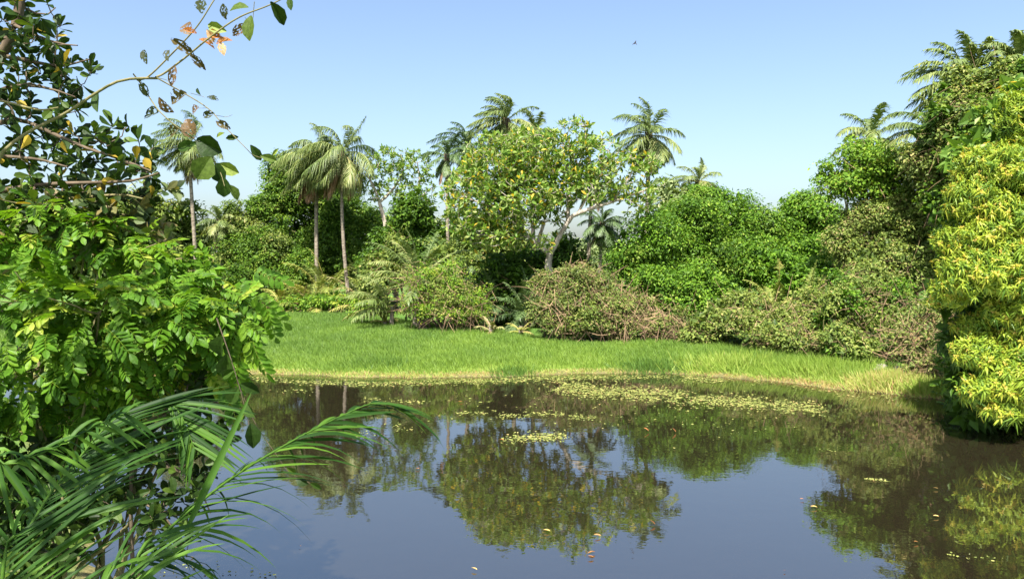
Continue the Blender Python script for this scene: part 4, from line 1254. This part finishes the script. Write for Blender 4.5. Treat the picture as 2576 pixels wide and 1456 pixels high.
for k in range(60):
    c, R = lb[k % len(lb)]
    trunk_to(sk, c, c + rdirs(1)[0] * R * .95, .008, .003, n=5, wob=.03, sides=5)
t.part('stems', sk, M_STEMG, smooth=True)
Ms, rank = [], []
for c, R in lb:
    n = int(36 * (R[0] * R[2] / .045)) + 8
    for q in rdirs(n):
        dep = rng.random() ** 1.5
        p = c + q * R * (1 - .65 * dep)
        ax = nz(q * np.array([1, .8, .6]) + np.array([.25, -.25, -.15]) + rng.normal(size=3) * .35)
        nr = nz(UP * 1.0 + q * .5 + np.array([0, -.35, 0]) + rng.normal(size=3) * .25)
        Ms.append(orient(p - ax * .1, ax, nr, rng.uniform(.15, .26)))
        rank.append(dep + q[1] * .6 + (2 if p[0] / p[1] < -.7 else 0))
# sprays hanging at the tip of the bush
for x, y, dx, dy, s in [(640, 880, .15, -1, .26), (600, 930, 0, -1, .25), (545, 890, -.05, -1, .26), (660, 760, .7, -.8, .27), (680, 800, .35, -1, .22), (625, 840, .4, -1, .25), (560, 900, .25, -1, .25), (590, 850, -.2, -1, .24), (545, 960, .4, -.8, .24), (575, 990, .5, -.7, .25), (665, 690, .9, -.3, .22)]:
    p = P(x, y, Y - .05)
    Ms.append(orient(p - np.array([dx, 0, dy]) * .1, (dx, -.15, dy), (rng.normal() * .4, -1, .45), s)); rank.append(-1)
place_many(t, 'compound_leaf', va, Ms, 300, np.array(rank), M_FGPIN, 'foliage', vl)

# ---- small-leaved dark shrub at the water edge under the bush
Y = 5.0
bx = P(330, 700, Y)[0]
t = Thing('waterside_shrub', (bx, Y, H(bx, Y)), 'dark small-leaved shrub dangling over the water behind the palm fronds', 'shrub')
sk = [(np.vstack([t.base - UP * .1, P(330, 1150, Y), P(400, 1050, Y), P(470, 980, Y - .1)]), .02, .008), (poly([(400, 1050), (470, 1060), (540, 1090), (590, 1150)], Y, -.1), .012, .004),
      (poly([(330, 1150), (420, 1170), (490, 1210), (530, 1290)], Y, -.1), .012, .004), (poly([(400, 1050), (500, 1010), (570, 1020), (640, 1050)], Y, .1), .01, .004), (poly([(250, 1200), (330, 1250), (420, 1300), (470, 1400)], Y, -.1), .01, .004)]
lb = [lobe(470, 1000, 70, 60, Y, .25), lobe(540, 1090, 60, 60, Y, .2), lobe(430, 1120, 90, 70, Y, .3), lobe(480, 1220, 60, 60, Y, .2), lobe(300, 1120, 100, 80, Y, .3), lobe(420, 1330, 60, 80, Y - .1, .2), lobe(150, 1180, 150, 90, Y, .35), lobe(300, 1270, 120, 80, Y, .3), lobe(100, 1320, 140, 110, Y - .1, .35), lobe(-40, 1250, 140, 200, Y - .3, .4), lobe(60, 1420, 160, 60, Y - .5, .4)]
tips = in_lobes(lb, 520, .1)
w, dirs = grow(sk, tips, .002, .006)
t.part('stems', w, M_BARKD, smooth=True)
Ms = rosettes(tips, dirs, 5, .085, jit=.7, droop=.4, spread=1.2)
va = unit_leaves(rng.uniform(.0, .7, 10), .6, OVAL)
place_many(t, 'leaf', va, Ms, 150, -np.array([m_[0, 3] / m_[1, 3] for m_ in Ms]), M_FGDARK, 'foliage')


# ---- arching bare branch against the sky, with eaten leaves
def P2(x, y, Y):
    return P(x, y, Y)


Y = 4.2
root = P(-330, 900, Y + .2)
t = Thing('arching_branch', (root[0], root[1], H(root[0], root[1])), 'long arching stem with insect-eaten leaves crossing the sky at upper left', 'branch')
w = MB()
segs = [([(-330, 1000), (-200, 760), (-80, 540), (0, 420), (30, 375), (80, 325), (150, 282), (230, 238), (300, 212), (345, 202), (392, 195)], .016, .007),
        ([(345, 202), (362, 188), (420, 140), (500, 75), (545, 10), (575, -60)], .005, .003), ([(392, 195), (405, 178), (460, 143), (540, 95), (610, 50), (680, 10), (760, -40)], .006, .003),
        ([(392, 195), (450, 228), (520, 272), (570, 320), (625, 375), (640, 392), (690, 402)], .004, .0015), ([(335, 186), (350, 215), (375, 250), (410, 285), (450, 320), (480, 345), (512, 375), (550, 430), (572, 470)], .004, .0018),
        ([(-60, 245), (0, 252), (60, 268), (115, 280), (160, 275)], .007, .005), ([(392, 195), (410, 197), (420, 208)], .002, .001),
        ([(640, 5), (625, 60), (612, 40)], .002, .001), ([(480, 235), (500, 238), (510, 243)], .0015, .001), ([(520, 272), (505, 268), (492, 270)], .0015, .001), ([(540, 290), (560, 290), (580, 287)], .0015, .001)]
for pts_, r0, r1 in segs:
    q = poly(pts_, Y)
    q[:, 1] += .05 * np.sin(np.arange(len(q)) * 1.3)
    if pts_[0][0] == -330:
        q[0] = t.base - UP * .1
    tube(w, resample(q, 6 * len(pts_)), r0, r1, 7, .5)
t.part('stem', w, M_STEMG, smooth=True)
OK_, HO, OR = 0, 1, 2
leaves = [(370, 162, 38, 105, .6, HO), (424, 155, 34, 95, .7, HO), (430, 98, 66, -35, .42, HO), (478, 88, 42, 120, .8, HO), (508, 35, 40, 100, .8, HO), (561, 10, 38, -80, .6, HO), (625, 20, 54, 178, .55, OK_),
          (570, 80, 52, 160, .6, OK_), (520, 75, 34, -60, .6, OR), (520, 85, 42, -15, .5, OR), (545, 112, 42, 40, .4, OR), (555, 108, 34, -70, .7, OR), (495, 85, 32, 165, .4, OR), (500, 100, 40, -20, .5, OR),
          (632, 40, 62, -95, .5, OK_), (620, 60, 45, -140, .5, HO), (680, 5, 62, -60, .5, OK_), (728, -8, 38, -80, .5, OK_), (478, 137, 50, -45, .45, HO), (440, 165, 50, -95, .4, HO), (350, 200, 45, -70, .5, HO),
          (246, 282, 62, 105, .6, OK_), (470, 235, 58, 195, .8, HO), (400, 245, 46, -60, .7, HO), (405, 280, 55, 190, .8, HO), (358, 312, 38, -110, .6, OK_), (452, 322, 46, 200, .8, HO), (470, 300, 50, -70, .8, HO),
          (495, 350, 66, -30, .85, OK_), (495, 360, 64, 190, .5, OK_), (530, 395, 64, -120, .85, OK_), (550, 412, 55, -25, .7, OK_), (548, 410, 50, -85, .8, OK_), (562, 445, 52, -95, .85, OK_), (575, 465, 44, -60, .55, OK_),
          (500, 270, 28, 200, .9, HO), (520, 245, 28, -10, .7, HO), (540, 285, 30, 200, .8, HO), (580, 325, 38, 150, .6, HO), (565, 335, 26, 200, .6, OK_), (600, 345, 30, -170, .5, OK_), (630, 365, 46, -60, .6, OK_), (655, 392, 40, -15, .45, OK_), (686, 392, 22, 50, .5, OK_), (505, 240, 22, 120, .4, OK_)]
vs = {OK_: [v.mesh('leaf', M_BR_OK) for v in unit_leaves([.1, .4, .7, .95], 1.0, OVAL, .22)], HO: [v.mesh('leaf', M_BR_HOLE) for v in unit_leaves([.1, .4, .7, 1], 1.0, OVAL, .22)], OR: [v.mesh('leaf', M_BR_ORANGE) for v in unit_leaves([.1, .5, 1], 1.0, OVAL, .22)]}
for i, (x, y, s, a, wr_, kd) in enumerate(leaves):
    a = math.radians(a)
    ax = np.array([math.cos(a), rng.normal() * .25, math.sin(a)])
    M = orient(P(x, y, Y + rng.normal() * .03), ax, (rng.normal() * .35, -1, .25 + rng.normal() * .35), px(s * 1.0, Y))
    M[:3, 0] *= wr_
    t.inst('leaf', vs[kd][i % len(vs[kd])], M)

# ---- dangling vine at the tip of the pinnate bush
Y = 4.5
top = P(545, 800, Y)
t = Thing('dangling_vine', top, 'thin dark vine with broad leaves dangling from the bush over the water', 'vine')
w = MB()
tube(w, resample(poly([(545, 800), (580, 900), (600, 965), (615, 1020), (625, 1060), (632, 1100)], Y), 30), .004, .0015, 6)
tube(w, resample(poly([(600, 965), (640, 1060), (700, 1150), (725, 1185), (780, 1215), (805, 1232)], Y + .1), 24), .0025, .001, 6)
t.part('stem', w, M_BARKD, smooth=True)
vs = [v.mesh('leaf', M_FGDARK) for v in unit_leaves([.1, .3, .5, .7], 1.0, OVAL, .25)]
for i, (x, y, s, a, wr_) in enumerate([(605, 965, 50, -25, .5), (600, 975, 45, -120, .8), (620, 1010, 45, -60, .7), (615, 1040, 40, -140, .6), (630, 1065, 60, -75, .6), (560, 845, 60, -110, .8), (570, 890, 60, -100, .8), (720, 1175, 34, -45, .5), (745, 1200, 34, -30, .6), (780, 1215, 32, -25, .4), (590, 930, 40, -150, .6)]):
    a = math.radians(a)
    M = orient(P(x, y, Y), (math.cos(a), rng.normal() * .25, math.sin(a)), (rng.normal() * .4, -1, .2), px(s, Y))
    M[:3, 0] *= wr_
    t.inst('leaf', vs[i % 4], M)

# ---- near palm with long fronds at the bottom left
c0 = np.array([-1.75, 2.45, 0]); c0[2] = H(c0[0], c0[1])
t = Thing('near_palm', c0, 'young palm with long glossy fronds in the bottom left corner', 'palm')
w = MB()
tube(w, np.stack([c0 - UP * .1, c0 + UP * .12, c0 + UP * .3]), .08, .05, 9)
t.part('trunk', w, M_PALMTR, smooth=True)


def near_frond(pts, Ys, nl, right, left, lr, ll_, wd, tones, droop=(.3, .3), t0=.12, tw=0.0):
    q = np.array([P(x, y, Y_) for (x, y), Y_ in zip(pts, Ys)])
    q = np.vstack([c0 + UP * .25, q])
    q = resample(q, 60)
    m_ = MB()
    tube(m_, q, .011, .002, 7, .75)
    fr = t.part('frond', m_, M_NEARPALM, smooth=True)
    T = nz(np.gradient(q, axis=0))
    for i in range(nl):
        u = t0 + (.995 - t0) * i / (nl - 1)
        p = np.array([np.interp(u * 59, np.arange(60), q[:, c_]) for c_ in range(3)])
        tt = np.array([np.interp(u * 59, np.arange(60), T[:, c_]) for c_ in range(3)])
        prof = (.45 + .55 * math.sin(min(1, u * 1.25 + .1) * math.pi * .62)) * (1 - .55 * max(0, u - .7) / .3)
        for sd_, ln, dr in ((right, lr, droop[0]), (left, ll_, droop[1])):
            ax = nz(np.array(sd_) + tt * (.45 + tw + .5 * u) + rng.normal(size=3) * (.05 + .06 * (nl < 60)))
            nr = nz(UP * .9 + np.array([-.1, -.7, 0]) + rng.normal(size=3) * .3)
            v = MB()
            blades(v, p[None], ax[None], nr[None], ln * prof * rng.uniform(.85, 1.12), wd * rng.uniform(.8, 1.15), [0, .08, .25, .45, .65, .82, .93, 1], [.35, .8, 1, 1, .85, .55, .28, .03],
                   dr * (rng.uniform(.6, 1.5) if nl > 60 else rng.uniform(.3, 2.4)), .16, np.clip(rng.uniform(*tones), 0, 1), rng.uniform(-.05, .12))
            t.part('leaflet', v, M_NEARPALM, parent=fr, smooth=True)


near_frond([(8, 1431), (64, 1342), (127, 1240), (170, 1189), (238, 1104), (297, 1049), (395, 1010), (450, 1035), (490, 1130)], [2.75, 2.8, 2.95, 3.05, 3.2, 3.3, 3.4, 3.4, 3.35], 84, (.85, .2, .12), (-.45, -.2, -.15), .6, .3, .0165, (.0, .75), (.1, .5))
near_frond([(-60, 1200), (20, 1168), (127, 1130), (212, 1087), (276, 1053), (320, 1040)], [2.9, 2.95, 3.0, 3.1, 3.15, 3.2], 40, (.2, .1, .85), (.15, -.25, -.8), .3, .36, .019, (.3, 1.0), (.75, .2), .3)
near_frond([(319, 1452), (416, 1338), (531, 1240), (616, 1180), (744, 1104), (871, 1040), (956, 1012), (1035, 1046)], [2.75, 2.95, 3.15, 3.3, 3.5, 3.7, 3.8, 3.85], 52, (.62, .05, -.25), (.1, .7, .55), .54, .17, .019, (.0, .9), (.22, .5), .2, .5)
near_frond([(250, 1500), (330, 1420), (430, 1400), (520, 1440)], [2.6, 2.8, 2.95, 3.0], 20, (.7, .1, -.1), (-.2, .5, .6), .4, .3, .014, (.1, .8), (.35, .4), .3)
v = MB()
a, b_ = P(470, 1330, 3.0), P(633, 985, 3.15)
blades(v, a[None], (b_ - a)[None], np.array([[.3, -1, .2]]), np.linalg.norm(b_ - a), .03, [0, .1, .3, .5, .75, .92, 1], [.4, .7, 1, .95, .7, .35, .02], 0, .3, .6)
t.part('spear_leaf', v, M_NEARPALM, smooth=True)
